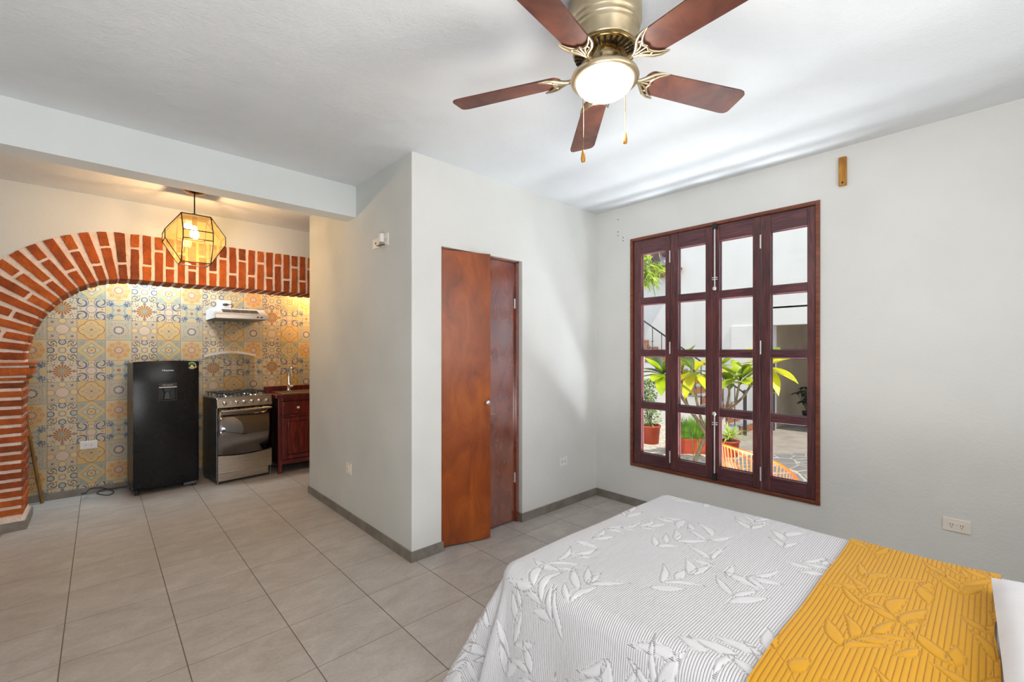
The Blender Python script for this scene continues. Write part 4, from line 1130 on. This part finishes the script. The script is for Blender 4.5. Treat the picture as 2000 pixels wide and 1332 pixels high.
# leafy peach branch, its trunk stands left of the window view
pt=thing('peach_tree','slender leafy tree branch hanging into view at the upper left of the window','tree',(6.1,4.5,GZ))
pto=Vector(pt.location)
g=G(); bb=[at(1200,560,6.6),at(1235,520,6.6),at(1262,522,6.6),at(1292,520,6.6)]
def rel(p): return Vector(p)-pto
g.tube([(0,0,0),(.05,.0,1.4),rel(bb[0]),rel(bb[1])],[.07,.06,.045,.03],8)
tw=[[bb[1],at(1255,515,6.6),at(1278,518,6.6),at(1298,520,6.6)],[bb[1],at(1255,535,6.5),at(1268,550,6.5)],[bb[1],at(1256,540,6.6),at(1280,545,6.6)],[bb[1],at(1252,500,6.6),at(1262,492,6.6)]]
for q in tw: g.tube([rel(p) for p in q],.012,6)
g.obj('trunk',m_trunk,pt)
g=G()
for q in tw:
    for i in range(115):
        k=rn.uniform(0,len(q)-1.001); a=int(k); p=q[a].lerp(q[a+1],k-a)
        leafshape(g,rel(p)+Vector((rn.gauss(0,.05),rn.gauss(0,.05),rn.gauss(0,.05))),(rn.gauss(0,.6),rn.gauss(0,.6),-rn.uniform(.1,1.2)),(0,1,0),rn.uniform(.11,.17),.026,0,.3,.2,5)
g.obj('foliage',m_peach,pt)

# ------------------------------------------------------------------ orange cord chair
cc=at(1480,925,4.5)
ch=thing('cord_chair','orange woven cord lounge chair seen over the window sill','chair',(cc.x,cc.y,GZ),math.atan2(-FX,FY)+.15)
# local x points right in the view (towards the low front), z up; rim is a tilted pear
rim=[]
n=48
for i in range(n):
    t=2*PI*i/n; x=math.cos(t); y=math.sin(t)
    wdt=.36*(1-.16*x)
    zz=.62-.215*x-.035*math.cos(2*t)
    rim.append(Vector((x*.37,y*wdt,zz)))
g=G(); g.tube(rim,.013,8,closed=True); g.obj('rim',m_orange,ch)
g=G(); cen=Vector((-.0,0,.30))
for i in range(60):
    t=2*PI*i/60; x=math.cos(t); y=math.sin(t); p=Vector((x*.37,y*.36*(1-.16*x),.62-.215*x-.035*math.cos(2*t)))
    e_=cen+Vector((x*.07,y*.07,0)); m_=(p*.45+e_*.55)+Vector((x*.07,y*.07,-.06))
    q=[p,(p*.55+m_*.45)+Vector((x*.02,y*.02,-.02)),m_,e_]
    g.tube(q,.0042,5)
g.tube([cen+Vector((.07*math.cos(t*PI/8),.07*math.sin(t*PI/8),0)) for t in range(16)],.01,6,closed=True)
g.obj('woven_cords',m_orange,ch)
g=G(); g.tube([(.27*math.cos(t*PI/12),.25*math.sin(t*PI/12),.215) for t in range(24)],.008,6,closed=True)
for a in (.7,2.4,3.9,5.5): g.tube([(.27*math.cos(a),.25*math.sin(a),.215),(.30*math.cos(a),.28*math.sin(a),0)],.009,6); g.tube([(.27*math.cos(a),.25*math.sin(a),.215),(.33*math.cos(a),.33*math.sin(a),.61-.215*math.cos(a))],.006,6)
g.obj('leg_frame',m_iron,ch)

# ------------------------------------------------------------------ light
def area(name,loc,target,sx,sy,e,col):
    l=bpy.data.lights.new(name,'AREA'); l.shape='RECTANGLE'; l.size=sx; l.size_y=sy; l.energy=e; l.color=col
    o=bpy.data.objects.new(name,l); C.objects.link(o); o.location=loc
    o.rotation_euler=(Vector(target)-Vector(loc)).to_track_quat('-Z','Y').to_euler(); return o
def point(name,loc,e,col,r=.05):
    l=bpy.data.lights.new(name,'POINT'); l.energy=e; l.color=col; l.shadow_soft_size=r
    o=bpy.data.objects.new(name,l); C.objects.link(o); o.location=loc; return o
area('rear_fill',(1.3,-1.2,1.7),(.9,3.2,1.35),2.2,1.3,31,(1,.985,.96))  # fill added behind the camera
area('ceiling_fill',(-1.0,-.5,.35),(-.6,.2,2.7),1.8,1.3,76,(.97,.985,1))  # unseen upward lamp added to brighten the ceiling
area('left_fill',(-2.15,1.6,1.6),(1.5,2.4,1.2),1.8,1.8,3,(1,.97,.93))  # weak side fill added out of view, not a room lamp
area('window_bounce_fill',(3.92,1.5,-.08),(2.3,1.5,2.6),2.0,.4,410,(.88,.94,1))  # hidden lamp added below the sill, stands in for light off sunlit ground
area('alcove_skylight',(.35,5.75,2.62),(.45,5.80,1.0),1.0,.25,58,(.62,.83,1))
point('alcove_warm',(2.1,5.6,2.2),26,(1,.66,.28),.08)
point('lantern_glow',(.571,4.456,H-.47),19,(1,.75,.57),.03)
point('fan_glow',(1.40,.993,H-.43),9,(1,.93,.84),.06)
s=bpy.data.lights.new('sun','SUN'); s.energy=5.0; s.angle=.01; s.color=(1,.95,.86)
so=bpy.data.objects.new('sun',s); C.objects.link(so); so.rotation_euler=Vector((.08,.55,-.83)).to_track_quat('-Z','Y').to_euler()
w=bpy.data.worlds.new('world'); bpy.context.scene.world=w; w.use_nodes=True
bg=w.node_tree.nodes['Background']; bg.inputs[0].default_value=(.72,.84,1,1); bg.inputs[1].default_value=1.15

# ------------------------------------------------------------------ camera
cam=bpy.data.cameras.new('camera'); co=bpy.data.objects.new('camera',cam); C.objects.link(co)
cam.sensor_width=36; cam.lens=36*F_PX/2000; cam.shift_y=18/2000; cam.clip_start=.02
co.location=(0,0,EYE); co.rotation_euler=(PI/2,0,math.atan2(FY,FX)-PI/2)
sc_=bpy.context.scene; sc_.camera=co
sc_.view_settings.view_transform='Standard'; sc_.view_settings.look='None'; sc_.view_settings.exposure=.3
sc_.cycles.use_denoising=True; sc_.cycles.max_bounces=8; sc_.cycles.diffuse_bounces=5; sc_.cycles.transparent_max_bounces=24; sc_.cycles.sample_clamp_indirect=6
sc_.cycles.caustics_reflective=False; sc_.cycles.caustics_refractive=False
